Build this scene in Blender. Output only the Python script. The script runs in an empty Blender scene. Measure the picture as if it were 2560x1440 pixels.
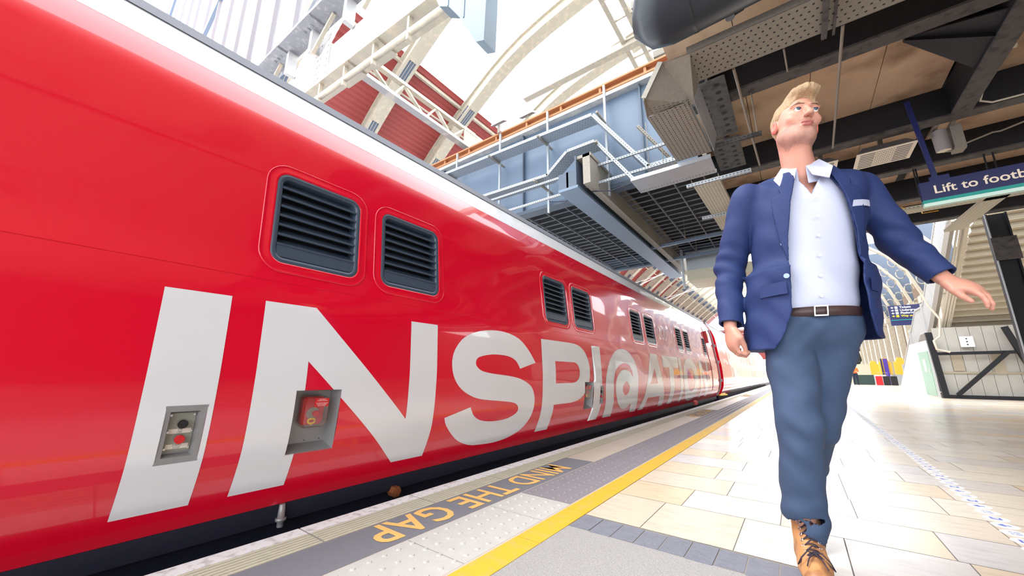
import bpy, bmesh, math, random
import numpy as np
from mathutils import Vector, Matrix

S = bpy.context.scene
# ------------------------------------------------------------------ camera
H = 0.70
cam_d = bpy.data.cameras.new('camera'); cam = bpy.data.objects.new('camera', cam_d)
S.collection.objects.link(cam)
cam_d.sensor_fit = 'HORIZONTAL'; cam_d.sensor_width = 36.0
cam_d.lens = 933.8 / 2560 * 36.0
cam_d.clip_start = 0.02; cam_d.clip_end = 500
R_ = ((0.8013626797139356, 0.12647342179540874, 0.5846557355752708),
      (0.5981141848546466, -0.1837781014916512, -0.7800545053313813),
      (0.008790758634043397, 0.9747974574194812, -0.22291845946702804))
cam.matrix_world = Matrix.Translation((0, 0, H)) @ Matrix(R_).to_4x4()
S.camera = cam
# ------------------------------------------------------------------ world, light, exposure
w = bpy.data.worlds.new('world'); S.world = w; w.use_nodes = True
nt = w.node_tree; nt.nodes.clear()
wo = nt.nodes.new('ShaderNodeOutputWorld'); bg = nt.nodes.new('ShaderNodeBackground')
bg.inputs[0].default_value = (0.93, 0.965, 1.0, 1); bg.inputs[1].default_value = 3.0
nt.links.new(bg.outputs[0], wo.inputs[0])
def area(name, loc, rot, sx, sy, power, col=(1, 1, 1)):
    d = bpy.data.lights.new(name, 'AREA'); d.shape = 'RECTANGLE'; d.size = sx; d.size_y = sy
    d.energy = power; d.color = col
    o = bpy.data.objects.new(name, d); o.location = loc; o.rotation_euler = rot
    S.collection.objects.link(o); return o
sun_d = bpy.data.lights.new('sun', 'SUN'); sun_d.energy = 1.6; sun_d.angle = math.radians(25)
sun_d.color = (1.0, 0.97, 0.92)
sun = bpy.data.objects.new('sun', sun_d); S.collection.objects.link(sun)
sun.rotation_euler = Vector((0.42, 0.35, -1.0)).to_track_quat('-Z', 'Y').to_euler()
S.view_settings.view_transform = 'Standard'; S.view_settings.look = 'None'
S.view_settings.exposure = 0.62; S.view_settings.gamma = 1.0
S.view_settings.use_curve_mapping = False
random.seed(7); rnd = random.Random(11)

# ------------------------------------------------------------------ materials
def lin(c):
    out = []
    for v in c:
        v /= 255.0
        out.append(v / 12.92 if v <= 0.04045 else ((v + 0.055) / 1.055) ** 2.4)
    return tuple(out)
def mat(name, rgb, rough=0.5, metal=0.0, var=0.06, vs=6.0, coat=0.0, bump=0.0, bs=40.0, spec=0.5, dirt=None, ds=3.0, stretch=None):
    m = bpy.data.materials.new(name); m.use_nodes = True
    n = m.node_tree.nodes; l = m.node_tree.links; b = n['Principled BSDF']
    c = lin(rgb)
    tc = n.new('ShaderNodeTexCoord'); src = tc.outputs['Object']
    if stretch:
        mp = n.new('ShaderNodeMapping'); mp.inputs['Scale'].default_value = stretch
        l.new(src, mp.inputs[0]); src = mp.outputs[0]
    nz = n.new('ShaderNodeTexNoise'); nz.inputs['Scale'].default_value = vs; nz.inputs['Detail'].default_value = 4
    l.new(src, nz.inputs['Vector'])
    mx = n.new('ShaderNodeMix'); mx.data_type = 'RGBA'
    mx.inputs['A'].default_value = tuple(max(0, v * (1 - var)) for v in c) + (1,)
    mx.inputs['B'].default_value = tuple(min(1, v * (1 + var)) for v in c) + (1,)
    l.new(nz.outputs['Fac'], mx.inputs['Factor'])
    col = mx.outputs['Result']
    if dirt:
        n2 = n.new('ShaderNodeTexNoise'); n2.inputs['Scale'].default_value = ds; n2.inputs['Detail'].default_value = 8
        l.new(src, n2.inputs['Vector'])
        rp = n.new('ShaderNodeValToRGB'); rp.color_ramp.elements[0].position = 0.5; rp.color_ramp.elements[1].position = 0.68
        l.new(n2.outputs['Fac'], rp.inputs[0])
        m2 = n.new('ShaderNodeMix'); m2.data_type = 'RGBA'
        l.new(rp.outputs[0], m2.inputs['Factor']); l.new(col, m2.inputs['A']); m2.inputs['B'].default_value = lin(dirt) + (1,)
        col = m2.outputs['Result']
    l.new(col, b.inputs['Base Color'])
    b.inputs['Roughness'].default_value = rough; b.inputs['Metallic'].default_value = metal
    b.inputs['Coat Weight'].default_value = coat; b.inputs['Coat Roughness'].default_value = 0.03
    b.inputs['Specular IOR Level'].default_value = spec
    if bump:
        nb = n.new('ShaderNodeTexNoise'); nb.inputs['Scale'].default_value = bs; nb.inputs['Detail'].default_value = 3
        l.new(src, nb.inputs['Vector'])
        bp = n.new('ShaderNodeBump'); bp.inputs['Strength'].default_value = bump; bp.inputs['Distance'].default_value = 0.01
        l.new(nb.outputs['Fac'], bp.inputs['Height']); l.new(bp.outputs[0], b.inputs['Normal'])
    return m
def bodymat(name, rgb, **k):
    m = mat(name, rgb, rough=0.22, coat=1.0, var=0.04, vs=1.5, **k)
    n = m.node_tree.nodes; l = m.node_tree.links; b = n['Principled BSDF']
    tc = n.new('ShaderNodeTexCoord'); mp = n.new('ShaderNodeMapping'); mp.inputs['Scale'].default_value = (1, 0.8, 1.6)
    nb = n.new('ShaderNodeTexNoise'); nb.inputs['Scale'].default_value = 1.1; nb.inputs['Detail'].default_value = 2.0
    l.new(tc.outputs['Object'], mp.inputs[0]); l.new(mp.outputs[0], nb.inputs['Vector'])
    bp = n.new('ShaderNodeBump'); bp.inputs['Strength'].default_value = 0.35; bp.inputs['Distance'].default_value = 0.02
    l.new(nb.outputs['Fac'], bp.inputs['Height']); l.new(bp.outputs[0], b.inputs['Coat Normal'])
    return m
M = {}
M['red'] = bodymat('red_gloss_paint', (222, 0, 44))
M['lettering'] = bodymat('off_white_vinyl', (228, 232, 238))
M['roof_sheen'] = mat('silver_roof_sky_sheen', (232, 234, 238), 0.25, var=0.03, coat=0.6)  # silver roof, its near-white tone painting in the sky reflected on the cantrail
M['gutter'] = mat('grey_gutter_metal', (136, 142, 154), 0.5, metal=0.0)
M['chassis'] = mat('black_underframe', (12, 20, 42), 0.6, var=0.3, vs=12)
M['louvre'] = mat('charcoal_louvre', (66, 80, 98), 0.32, var=0.08)
M['darkvoid'] = mat('dark_backing', (12, 14, 18), 0.8)
M['steel'] = mat('brushed_recess_steel', (150, 152, 155), 0.42, metal=0.35, var=0.08, vs=15)
M['plate'] = mat('grey_control_plate', (150, 152, 140), 0.45, var=0.06)
M['blackplastic'] = mat('black_plastic', (20, 22, 26), 0.35)
M['redplastic'] = mat('red_plastic', (206, 24, 36), 0.35)
M['yellow'] = mat('yellow_plastic', (240, 205, 30), 0.4)
M['label'] = mat('cream_label', (232, 226, 214), 0.5, var=0.03)
M['ink'] = mat('dark_label_ink', (50, 48, 52), 0.6)
M['white'] = mat('white_print', (245, 245, 245), 0.5, var=0.02)
M['brass'] = mat('brown_hex_bolt', (128, 74, 40), 0.6, var=0.2, vs=30)
M['chrome'] = mat('bright_metal', (200, 200, 200), 0.25, metal=0.9)
M['rail'] = mat('rusty_rail_steel', (96, 70, 55), 0.6, metal=0.3, var=0.2)
M['ballast'] = mat('dark_ballast', (42, 40, 40), 0.95, var=0.5, vs=30, bump=1.0, bs=25)
M['whitepaint'] = mat('worn_white_edge_paint', (226, 228, 230), 0.6, var=0.04, dirt=(188, 186, 184), ds=26)
M['coping'] = mat('ribbed_stone_coping', (192, 188, 168), 0.8, var=0.12, vs=14, bump=0.3, bs=120)
M['tarstrip'] = mat('dark_grey_strip', (118, 120, 128), 0.75, var=0.08, vs=40, bump=0.2, bs=300)
M['beige_strip'] = mat('beige_stone_strip', (196, 186, 172), 0.45, var=0.1, vs=6)
M['orange_text'] = mat('faded_orange_paint', (236, 186, 108), 0.65, var=0.12, vs=50)
M['tact_light'] = mat('light_concrete_tactile', (190, 190, 186), 0.7, var=0.1, vs=18, bump=0.2, bs=200)
M['tact_dark'] = mat('dark_grey_tactile', (138, 134, 140), 0.6, var=0.08, vs=20)
M['yellowpaint'] = mat('yellow_line_paint', (226, 178, 48), 0.5, var=0.05, vs=12, dirt=(206, 176, 84), ds=20)
M['sett'] = mat('blue_grey_sett', (122, 126, 138), 0.7, var=0.2, vs=18, bump=0.4, bs=60)
M['asphalt'] = mat('speckled_grey_asphalt', (160, 160, 160), 0.75, var=0.45, vs=170, bump=0.4, bs=200)
M['grout'] = mat('grey_grout', (140, 136, 130), 0.8)
M['bridge'] = mat('blue_grey_girder_paint', (98, 114, 134), 0.42, var=0.07, vs=3)
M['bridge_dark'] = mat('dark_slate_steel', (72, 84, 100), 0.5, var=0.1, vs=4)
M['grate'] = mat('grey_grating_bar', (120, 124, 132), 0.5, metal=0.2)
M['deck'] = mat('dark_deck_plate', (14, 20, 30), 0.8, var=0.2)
M['timber'] = mat('pale_orange_timber', (176, 120, 80), 0.7, var=0.15, vs=8, stretch=(1, 12, 12))
M['galv'] = mat('galvanised_steel', (168, 174, 180), 0.42, metal=0.45, var=0.14, vs=22)
M['galv_dark'] = mat('dusty_galvanised_steel', (140, 134, 124), 0.6, metal=0.25, var=0.22, vs=30)
M['hole'] = mat('tray_hole_dark', (30, 32, 38), 0.8)
M['soffit'] = mat('stained_buff_concrete', (206, 178, 148), 0.85, var=0.2, vs=2.2, dirt=(150, 122, 98), ds=1.3, bump=0.3, bs=14)
M['beam'] = mat('sooty_black_steel', (15, 18, 26), 0.62, var=0.35, vs=5, bump=0.3, bs=25)
M['beamflange'] = mat('dusty_grey_steel', (78, 75, 74), 0.7, var=0.3, vs=12, dirt=(48, 46, 48), ds=9, bump=0.4, bs=40)
M['rod'] = mat('dusty_steel_rod', (136, 126, 114), 0.6, var=0.15)
M['wrap'] = mat('black_sheet_duct', (34, 42, 50), 0.38, var=0.15, vs=4)
M['signblue'] = mat('navy_sign_enamel', (28, 34, 84), 0.35, var=0.03)
M['signteal'] = mat('teal_sign_band', (20, 150, 140), 0.4)
M['signmint'] = mat('pale_mint_band', (204, 236, 224), 0.4)
M['signtext'] = mat('cream_sign_letters', (235, 222, 200), 0.5)
M['lampwhite'] = mat('white_lamp_diffuser', (232, 222, 200), 0.4)
M['lampbody'] = mat('grey_lamp_body', (96, 96, 98), 0.5)
M['camgrey'] = mat('grey_camera_housing', (140, 136, 136), 0.45)
M['conduit'] = mat('cream_conduit', (206, 198, 182), 0.5)
M['ribwhite'] = mat('cream_iron_paint', (176, 168, 152), 0.5, var=0.06, vs=6, dirt=(196, 182, 160), ds=5)
M['girderwhite'] = mat('white_girder_paint', (176, 176, 176), 0.45, var=0.03, dirt=(205, 200, 192), ds=4)
M['girdergrey'] = mat('greyed_flange_paint', (134, 136, 142), 0.6, var=0.08, dirt=(160, 158, 160), ds=9)
M['rust'] = mat('rust_stain', (150, 110, 80), 0.8)
M['barsgrey'] = mat('grey_glazing_bar', (132, 126, 130), 0.5)
M['ironblue'] = mat('blue_grey_iron', (92, 104, 122), 0.5)
M['cream'] = mat('cream_painted_slats', (176, 166, 144), 0.55, var=0.08, vs=8)
M['boards'] = mat('grey_white_boards', (190, 188, 180), 0.7, var=0.1, vs=5)
M['cabinetwhite'] = mat('pale_grey_panel', (222, 224, 224), 0.4)
M['green'] = mat('sage_green_door', (140, 178, 156), 0.45)
M['balustrade'] = mat('white_balustrade', (176, 176, 176), 0.45)
M['wallcream'] = mat('cream_station_wall', (196, 186, 166), 0.7, var=0.08)
M['orange'] = mat('orange_hivis', (255, 110, 40), 0.6)
M['navy'] = mat('navy_cloth', (24, 34, 60), 0.8)
M['skin'] = mat('skin', (222, 164, 146), 0.45, var=0.08, vs=12)
M['purple'] = mat('purple_panel', (72, 50, 160), 0.4)
M['bronze'] = mat('dark_bronze', (44, 56, 54), 0.5)
M['tie'] = mat('white_tie_rod', (236, 234, 230), 0.5)
# corrugated red roof sheet: stripes run along the hall
def redsheet():
    m = mat('red_roof_sheet', (150, 64, 60), 0.6, var=0.08)
    return m
M['redsheet'] = redsheet()
def glassmat():
    m = bpy.data.materials.new('roof_glass'); m.use_nodes = True
    n = m.node_tree.nodes; l = m.node_tree.links; n.clear()
    o = n.new('ShaderNodeOutputMaterial'); t = n.new('ShaderNodeBsdfTransparent'); t.inputs[0].default_value = (.97, .98, 1, 1)
    g = n.new('ShaderNodeBsdfTranslucent'); g.inputs[0].default_value = (.95, .97, 1, 1)
    mx = n.new('ShaderNodeMixShader')
    nz = n.new('ShaderNodeTexNoise'); nz.inputs['Scale'].default_value = 0.8
    mr = n.new('ShaderNodeMapRange'); mr.inputs['To Min'].default_value = 0.05; mr.inputs['To Max'].default_value = 0.22
    l.new(nz.outputs['Fac'], mr.inputs['Value']); l.new(mr.outputs[0], mx.inputs[0])
    l.new(t.outputs[0], mx.inputs[1]); l.new(g.outputs[0], mx.inputs[2]); l.new(mx.outputs[0], o.inputs[0])
    return m
M['glass'] = glassmat()
def clearmat():
    m = bpy.data.materials.new('clear_plastic_cover'); m.use_nodes = True
    n = m.node_tree.nodes; l = m.node_tree.links; n.clear()
    o = n.new('ShaderNodeOutputMaterial'); t = n.new('ShaderNodeBsdfTransparent'); t.inputs[0].default_value = (.95, .92, .86, 1)
    g = n.new('ShaderNodeBsdfGlossy'); g.inputs['Roughness'].default_value = 0.1
    lw = n.new('ShaderNodeLayerWeight'); lw.inputs[0].default_value = 0.35
    mr = n.new('ShaderNodeMapRange'); mr.inputs['To Min'].default_value = 0.10; mr.inputs['To Max'].default_value = 0.6
    mx = n.new('ShaderNodeMixShader'); l.new(lw.outputs['Facing'], mr.inputs['Value']); l.new(mr.outputs[0], mx.inputs[0])
    l.new(t.outputs[0], mx.inputs[1]); l.new(g.outputs[0], mx.inputs[2]); l.new(mx.outputs[0], o.inputs[0])
    return m
M['clear'] = clearmat()

# ------------------------------------------------------------------ mesh helpers
class MB:
    def __init__(s): s.v = []; s.f = []; s.mi = []; s.cur = 0; s.sm = []
    def poly(s, pts, smooth=False):
        k = len(s.v); s.v += [tuple(p) for p in pts]; s.f.append(tuple(range(k, k + len(pts)))); s.mi.append(s.cur); s.sm.append(smooth)
    def add(s, vs, fs, smooth=False):
        k = len(s.v); s.v += [tuple(p) for p in vs]
        for f in fs: s.f.append(tuple(i + k for i in f)); s.mi.append(s.cur); s.sm.append(smooth)
    def box(s, a, b):
        x0, y0, z0 = a; x1, y1, z1 = b
        x0, x1 = min(x0, x1), max(x0, x1); y0, y1 = min(y0, y1), max(y0, y1); z0, z1 = min(z0, z1), max(z0, z1)
        vs = [(x0,y0,z0),(x1,y0,z0),(x1,y1,z0),(x0,y1,z0),(x0,y0,z1),(x1,y0,z1),(x1,y1,z1),(x0,y1,z1)]
        s.add(vs, [(0,3,2,1),(4,5,6,7),(0,1,5,4),(1,2,6,5),(2,3,7,6),(3,0,4,7)]); return s
    def bar(s, p, q, wd, ht, up=(0, 0, 1)):
        p = Vector(p); q = Vector(q); d = (q - p).normalized(); u = Vector(up)
        sd = d.cross(u)
        if sd.length < 1e-4: sd = d.cross(Vector((1, 0, 0)))
        sd.normalize(); u = sd.cross(d).normalized()
        a = sd * wd / 2; b = u * ht / 2
        vs = [p-a-b, p+a-b, p+a+b, p-a+b, q-a-b, q+a-b, q+a+b, q-a+b]
        s.add(vs, [(0,1,2,3),(7,6,5,4),(0,4,5,1),(1,5,6,2),(2,6,7,3),(3,7,4,0)]); return s
    def tube(s, pts, r, n=8, smooth=True, caps=True):
        pts = [Vector(p) for p in pts]; rings = []
        for i, p in enumerate(pts):
            d = (pts[min(i+1, len(pts)-1)] - pts[max(i-1, 0)]).normalized()
            u = Vector((0, 0, 1)) if abs(d.z) < .9 else Vector((1, 0, 0))
            a = d.cross(u).normalized(); b = a.cross(d)
            rr = r[i] if isinstance(r, (list, tuple)) else r
            rings.append([p + (a * math.cos(t) + b * math.sin(t)) * rr for t in [2*math.pi*j/n for j in range(n)]])
        vs = [q for rg in rings for q in rg]; fs = []
        for i in range(len(pts) - 1):
            for j in range(n): fs.append((i*n+j, (i+1)*n+j, (i+1)*n+(j+1) % n, i*n+(j+1) % n))
        s.add(vs, fs, smooth)
        if caps: s.poly(rings[0]); s.poly(rings[-1][::-1])
        return s
    def prism(s, pts, off):
        """closed polygon (3D points) extruded by vector off"""
        off = Vector(off); a = [Vector(p) for p in pts]; b = [p + off for p in a]; n = len(a)
        s.add(a + b, [tuple(range(n))[::-1], tuple(range(n, 2*n))] + [(i, (i+1) % n, n+(i+1) % n, n+i) for i in range(n)]); return s
    def disc(s, c, nrm, r, n=16, th=0.0):
        nrm = Vector(nrm).normalized(); u = Vector((0,0,1)) if abs(nrm.z) < .9 else Vector((1,0,0))
        a = nrm.cross(u).normalized(); b = nrm.cross(a); c = Vector(c)
        pts = [c + (a*math.cos(t)+b*math.sin(t))*r for t in [2*math.pi*j/n for j in range(n)]]
        if th: s.prism(pts, nrm*th)
        else: s.poly(pts)
        return s
    def build(s, name, mats, parent=None, recalc=True):
        me = bpy.data.meshes.new(name); me.from_pydata(s.v, [], s.f)
        for m in (mats if isinstance(mats, (list, tuple)) else [mats]): me.materials.append(m)
        for i, p in enumerate(me.polygons): p.material_index = s.mi[i]; p.use_smooth = s.sm[i]
        if recalc:
            b = bmesh.new(); b.from_mesh(me); bmesh.ops.recalc_face_normals(b, faces=b.faces); b.to_mesh(me); b.free()
        me.update()
        o = bpy.data.objects.new(name, me); S.collection.objects.link(o)
        if parent is not None: setparent(o, parent)
        return o
def setparent(o, p):
    o.parent = p
    o.matrix_parent_inverse = Matrix.Translation(-p.location) if p.parent is None else Matrix.Identity(4)
def thing(name, label, cat, loc=(0, 0, 0), group=None):
    o = bpy.data.objects.new(name, None); o.empty_display_size = 0.1; o.location = loc
    S.collection.objects.link(o); o['label'] = label; o['category'] = cat
    if group: o['group'] = group
    return o
def tag(o, label, cat, group=None):
    o['label'] = label; o['category'] = cat
    if group: o['group'] = group
    return o
def struct(o): o['kind'] = 'structure'; return o
def textmesh(body, size, mx, mats, name, parent=None, ext=0.0, align='LEFT', bold=0.0, sx=1.0):
    cu = bpy.data.curves.new('t', 'FONT'); cu.body = body; cu.size = size; cu.align_x = align; cu.extrude = ext; cu.offset = bold
    cu.resolution_u = 3
    to = bpy.data.objects.new('t', cu); S.collection.objects.link(to)
    dg = bpy.context.evaluated_depsgraph_get(); dg.update()
    me = bpy.data.meshes.new_from_object(to.evaluated_get(dg)); bpy.data.objects.remove(to)
    me.transform(Matrix.Diagonal((sx, 1, 1, 1))); me.transform(mx)
    me.materials.clear(); me.materials.append(mats); me.name = name
    o = bpy.data.objects.new(name, me); S.collection.objects.link(o)
    if parent is not None: setparent(o, parent)
    return o
def frame(o, right, up):
    r = Vector(right).normalized(); u = Vector(up).normalized(); n = r.cross(u)
    m = Matrix((r, u, n)).transposed().to_4x4(); m.translation = Vector(o); return m
ORD = lambda k: ['first','second','third','fourth','fifth','sixth','seventh','eighth','ninth','tenth','eleventh','twelfth'][k] if k < 12 else '%d%s' % (k+1, {1:'st',2:'nd',3:'rd'}.get((k+1) % 10 if (k+1) % 100 not in (11,12,13) else 0, 'th'))

# ------------------------------------------------------------------ PLATFORM (setting)
XE = -1.92
b = MB(); b.box((XE+.004, -10, -0.95), (14, 120, -0.0018)); struct(b.build('trim_1', M['grout']))
def slabrow(name, x0, x1, ys, m, z=0.0, gap=.004, th=.02):
    b = MB()
    for y0, y1 in zip(ys[:-1], ys[1:]): b.box((x0, y0+gap, -th), (x1, y1-gap, z))
    return struct(b.build(name, m))
ys = [-3.4 + .62*i + (0.014 if i % 3 else 0) for i in range(180)]
slabrow('trim_2', XE, -1.832, ys, M['whitepaint'])
# ribbed coping: long grooves
b = MB(); n = 6
for y0, y1 in zip(ys[:-1], ys[1:]):
    for k in range(n):
        x0 = -1.830 + k*.0235; b.box((x0, y0+.005, -.02), (x0+.018, y1-.005, 0))
struct(b.build('trim_3', M['coping']))
b = MB(); b.box((-1.686, -3.4, -.02), (-1.434, 3.05, -.0005)); b.box((-1.686, 7.4, -.02), (-1.434, 9.0, -.0005)); b.box((-1.686, 15.4, -.02), (-1.434, 17.0, -.0005)); struct(b.build('trim_4', M['tarstrip']))
b = MB()
for k, (y0, y1) in enumerate(((3.05, 7.4), (9.0, 15.4), (17.0, 110))):
    y = y0
    while y < y1 - .1: b.box((-1.686, y+.003, -.02), (-1.434, min(y+.9, y1)-.003, -.0005)); y += .9
struct(b.build('trim_5', M['beige_strip']))
# tactile paving with blisters
def tactile(name, x0, x1, y0, y1, slab, m, px=.0667, off=0.0):
    b = MB(); y = y0
    while y < y1 - .01:
        ye = min(y + slab, y1); b.box((x0, y+.003, -.02), (x1, ye-.003, 0)); y = ye
    y = y0 + px/2; row = 0
    while y < y1:
        k = int((x1-x0)/px)
        for i in range(k):
            cx = x0 + (i+.5)*(x1-x0)/k; r = .0125
            if y < 12:
                vs = []; n = 8
                for rr, z in ((r, 0), (r*.62, .0045)):
                    vs += [(cx+rr*math.cos(2*math.pi*j/n), y+rr*math.sin(2*math.pi*j/n), z) for j in range(n)]
                b.add(vs, [(j, (j+1) % n, n+(j+1) % n, n+j) for j in range(n)] + [tuple(range(n, 2*n))], False)
        y += px; row += 1
    return struct(b.build(name, m, recalc=False))
tactile('trim_6', -1.428, -1.098, -1.0, 2.02, .545, M['tact_light'])
tactile('trim_7', -1.428, -1.098, 2.02, 12.0, .4, M['tact_dark'], .0667)
b = MB(); b.box((-1.434, -3, -.02), (-1.428, 110, -.0008)); b.box((-1.098, -3, -.02), (-1.084, 110, -.0008)); struct(b.build('trim_8', M['beige_strip']))
b = MB()
for k in range(5):
    x0 = -1.428 + k*.066; b.box((x0+.008, 12.0, -.02), (x0+.058, 110, 0))
struct(b.build('trim_9', M['tact_dark']))
# yellow line, in slabs
b = MB()
y = -3.0
while y < 110: b.box((-1.084, y+.002, -.02), (-.966, y+.45-.002, .0012)); y += .45 if y < 12 else .45
struct(b.build('trim_10', M['yellowpaint']))
# asphalt near field and the sett band
b = MB(); b.box((-.966, -10, -.02), (14, 1.748, -.001)); struct(b.build('trim_11', M['asphalt']))
b = MB(); x = -.962; k = 0
while x < 3.5:
    wd = .102; yc = 1.75 + (-.004 if k % 2 else .004) - (0.0 if x < .1 else 0)
    j = rnd.uniform(-.004, .004)
    b.box((x+.003, yc+j, -.03), (x+wd-.002, 1.918+rnd.uniform(-.003, .003), rnd.uniform(-.001, .0015))); x += wd; k += 1
struct(b.build('trim_12', M['sett']))
# stone tiles
cols = [(214,200,180),(208,200,194),(222,212,194),(218,196,164),(202,198,196),(224,216,204),(216,204,186)]
tm = []
for i, c in enumerate(cols): tm.append(mat('stone_tile_%d' % i, c, rough=0.24, var=0.05, vs=9, dirt=tuple(int(v*.94) for v in c), ds=7, bump=.05, bs=6, spec=.42, stretch=(1, 3.5, 1)))
b = MB()
courses = {0: (1.930, 2.377, [-.686,-.305,.070,.438,.95]), 1: (2.377, 2.735, [-.606,-.160,.409,.9]), 2: (2.735, 3.100, [-.433,.150,.665,1.15]),
           3: (3.100, 3.480, [-.557,.143,.540,1.1]), 4: (3.480, 3.850, [-.43,.143,.645,1.2]), 5: (3.850, 4.200, [-.62,-.05,.495,1.05]), 6: (4.200, 4.560, [-.3,.2,.68,1.3])}
specific = {(0,0):0,(0,1):6,(0,2):5,(0,3):1,(0,4):3,(1,0):3,(1,1):5,(1,2):3,(1,3):4,(2,0):0,(2,1):5,(2,2):0,(2,3):6}
y = 4.560; rows = [courses[i] for i in range(7)]
while y < 60:
    h = rnd.choice((.355, .36, .37)); off = rnd.uniform(-.9, -.4); js = []; x = off
    while x < 13.5: js.append(x); x += rnd.choice((.42, .5, .58, .62))
    rows.append((y, y+h, js)); y += h
for ri, (y0, y1, js) in enumerate(rows):
    js = list(js)
    while js[-1] < 13.5: js.append(js[-1] + rnd.uniform(.4, .62))
    xs = [-.964] + [q for q in js if q > -.9] + [14.0]
    for k in range(len(xs)-1):
        b.cur = specific.get((ri, k), rnd.choice((0, 0, 1, 2, 3, 5, 6, 4)))
        g = .0022
        b.poly([(xs[k]+g, y0+g, 0), (xs[k+1]-g, y0+g, 0), (xs[k+1]-g, y1-g, 0), (xs[k]+g, y1-g, 0)])
b.cur = 0; b.poly([(-.964, y+.01, 0), (14, y+.01, 0), (14, 118, 0), (-.964, 118, 0)])
struct(b.build('floor', tm, recalc=False))
# painted warning, reads from the train side
def warn(y, label):
    return tag(textmesh('MIND THE GAP', .285, frame((-1.668, y, .001), (0, -1, 0), (1, 0, 0)), M['orange_text'], 'painted_warning', bold=.004, sx=.852), label, 'floor lettering', None)
warn(2.76, 'orange painted MIND THE GAP lettering on the dark strip nearest the camera')
warn(8.9, 'distant orange painted MIND THE GAP lettering on the middle dark strip patch')
warn(16.9, 'farthest orange painted MIND THE GAP lettering, tiny, beside the second carriage')
# track bed and rails (floor of the trench)
b = MB(); b.box((-14, -8, -1.2), (XE, 120, -.95)); struct(b.build('trim_13', M['ballast']))
for k, x in enumerate((-2.59, -4.02)):
    b = MB(); b.box((x-.035, -8, -.83), (x+.035, 115, -.77)); b.box((x-.01, -8, -.93), (x+.01, 115, -.83)); b.box((x-.07, -8, -.95), (x+.07, 115, -.93))
    tag(b.build('running_rail', M['rail']), 'steel running rail under the carriages, %s' % ('platform side' if k == 0 else 'far side'), 'rail')

# ------------------------------------------------------------------ TRAIN
PR = [(-2.075,.080),(-2.055,.118),(-2.03,.172),(-1.985,.265),(-1.95,.36),(-1.933,.5),(-1.928,.7),(-1.945,1.03),(-1.985,1.25),(-2.010,1.5),(-2.030,1.72),(-2.065,1.95),(-2.140,2.157),(-2.32,2.42)]
PX = np.array([p[0] for p in PR]); PZ = np.array([p[1] for p in PR])
# smooth the profile
zz = np.linspace(PZ[0], PZ[-1], 400); xx = np.interp(zz, PZ, PX)
ker = np.hanning(33); ker /= ker.sum(); xp = np.concatenate([2*xx[0]-xx[1:17][::-1], xx, 2*xx[-1]-xx[-17:-1][::-1]])
xx = np.convolve(xp, ker, 'valid')[:400]
def sx(z): return float(np.interp(z, zz, xx))
def sn(z):
    d = (sx(z+.01) - sx(z-.01)) / .02; n = Vector((1, 0, -d)); return n.normalized()
def surf(y, z, off=0.0):
    n = sn(z); return Vector((sx(z), y, z)) + n*off
CX = -3.31
HOLES = []   # (y0,y1,z0,z1)
vents = [(.681,1.143),(1.299,1.775),(3.226,3.705),(3.858,4.362),(5.80,6.30),(6.49,7.02),(8.58,9.06),(9.30,9.80),(11.45,11.85)]
VZ0, VZ1 = 1.225, 1.715
for a, c in vents: HOLES.append((a+.012, c-.012, VZ0+.012, VZ1-.012))
PAN = [(.404,.532,.356,.565,'ctl'),(.867,1.092,.320,.610,'emg'),(3.955,4.185,.320,.612,'emg'),(4.370,4.475,.356,.562,'ctl')]
for p in PAN: HOLES.append(p[:4])
def inhole(y, z): return any(a < y < c and d < z < e for a, c, d, e in HOLES)
def body(name, y0, y1, mats_, zones, parent, holes=True, ysplit=()):
    zs = sorted(set([round(v, 4) for v in np.linspace(PZ[0], 2.157, 46)] + ([round(h[2],4) for h in HOLES] + [round(h[3],4) for h in HOLES] if holes else [])))
    yset = {y0, y1} | set(ysplit)
    if holes: yset |= {h[0] for h in HOLES} | {h[1] for h in HOLES}
    yy = y0
    while yy < y1: yset.add(yy); yy += .5
    ysl = sorted(yset); b = MB(); idx = {}
    def V(i, j, side):
        k = (i, j, side)
        if k not in idx:
            x = sx(zs[j]); x = x if side == 0 else 2*CX - x
            idx[k] = len(b.v); b.v.append((x, ysl[i], zs[j]))
        return idx[k]
    for side in (0, 1):
        for i in range(len(ysl)-1):
            for j in range(len(zs)-1):
                if side == 0 and holes and inhole((ysl[i]+ysl[i+1])/2, (zs[j]+zs[j+1])/2): continue
                f = (V(i,j,side), V(i+1,j,side), V(i+1,j+1,side), V(i,j+1,side))
                b.f.append(f if side == 0 else f[::-1]); b.mi.append(zones((ysl[i]+ysl[i+1])/2) if zones else 0); b.sm.append(True)
    # ends
    for ye in (y0, y1):
        b.poly([(sx(z), ye, z) for z in zs] + [(2*CX-sx(z), ye, z) for z in zs[::-1]])
    return b.build(name, mats_, parent, recalc=False)
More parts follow.
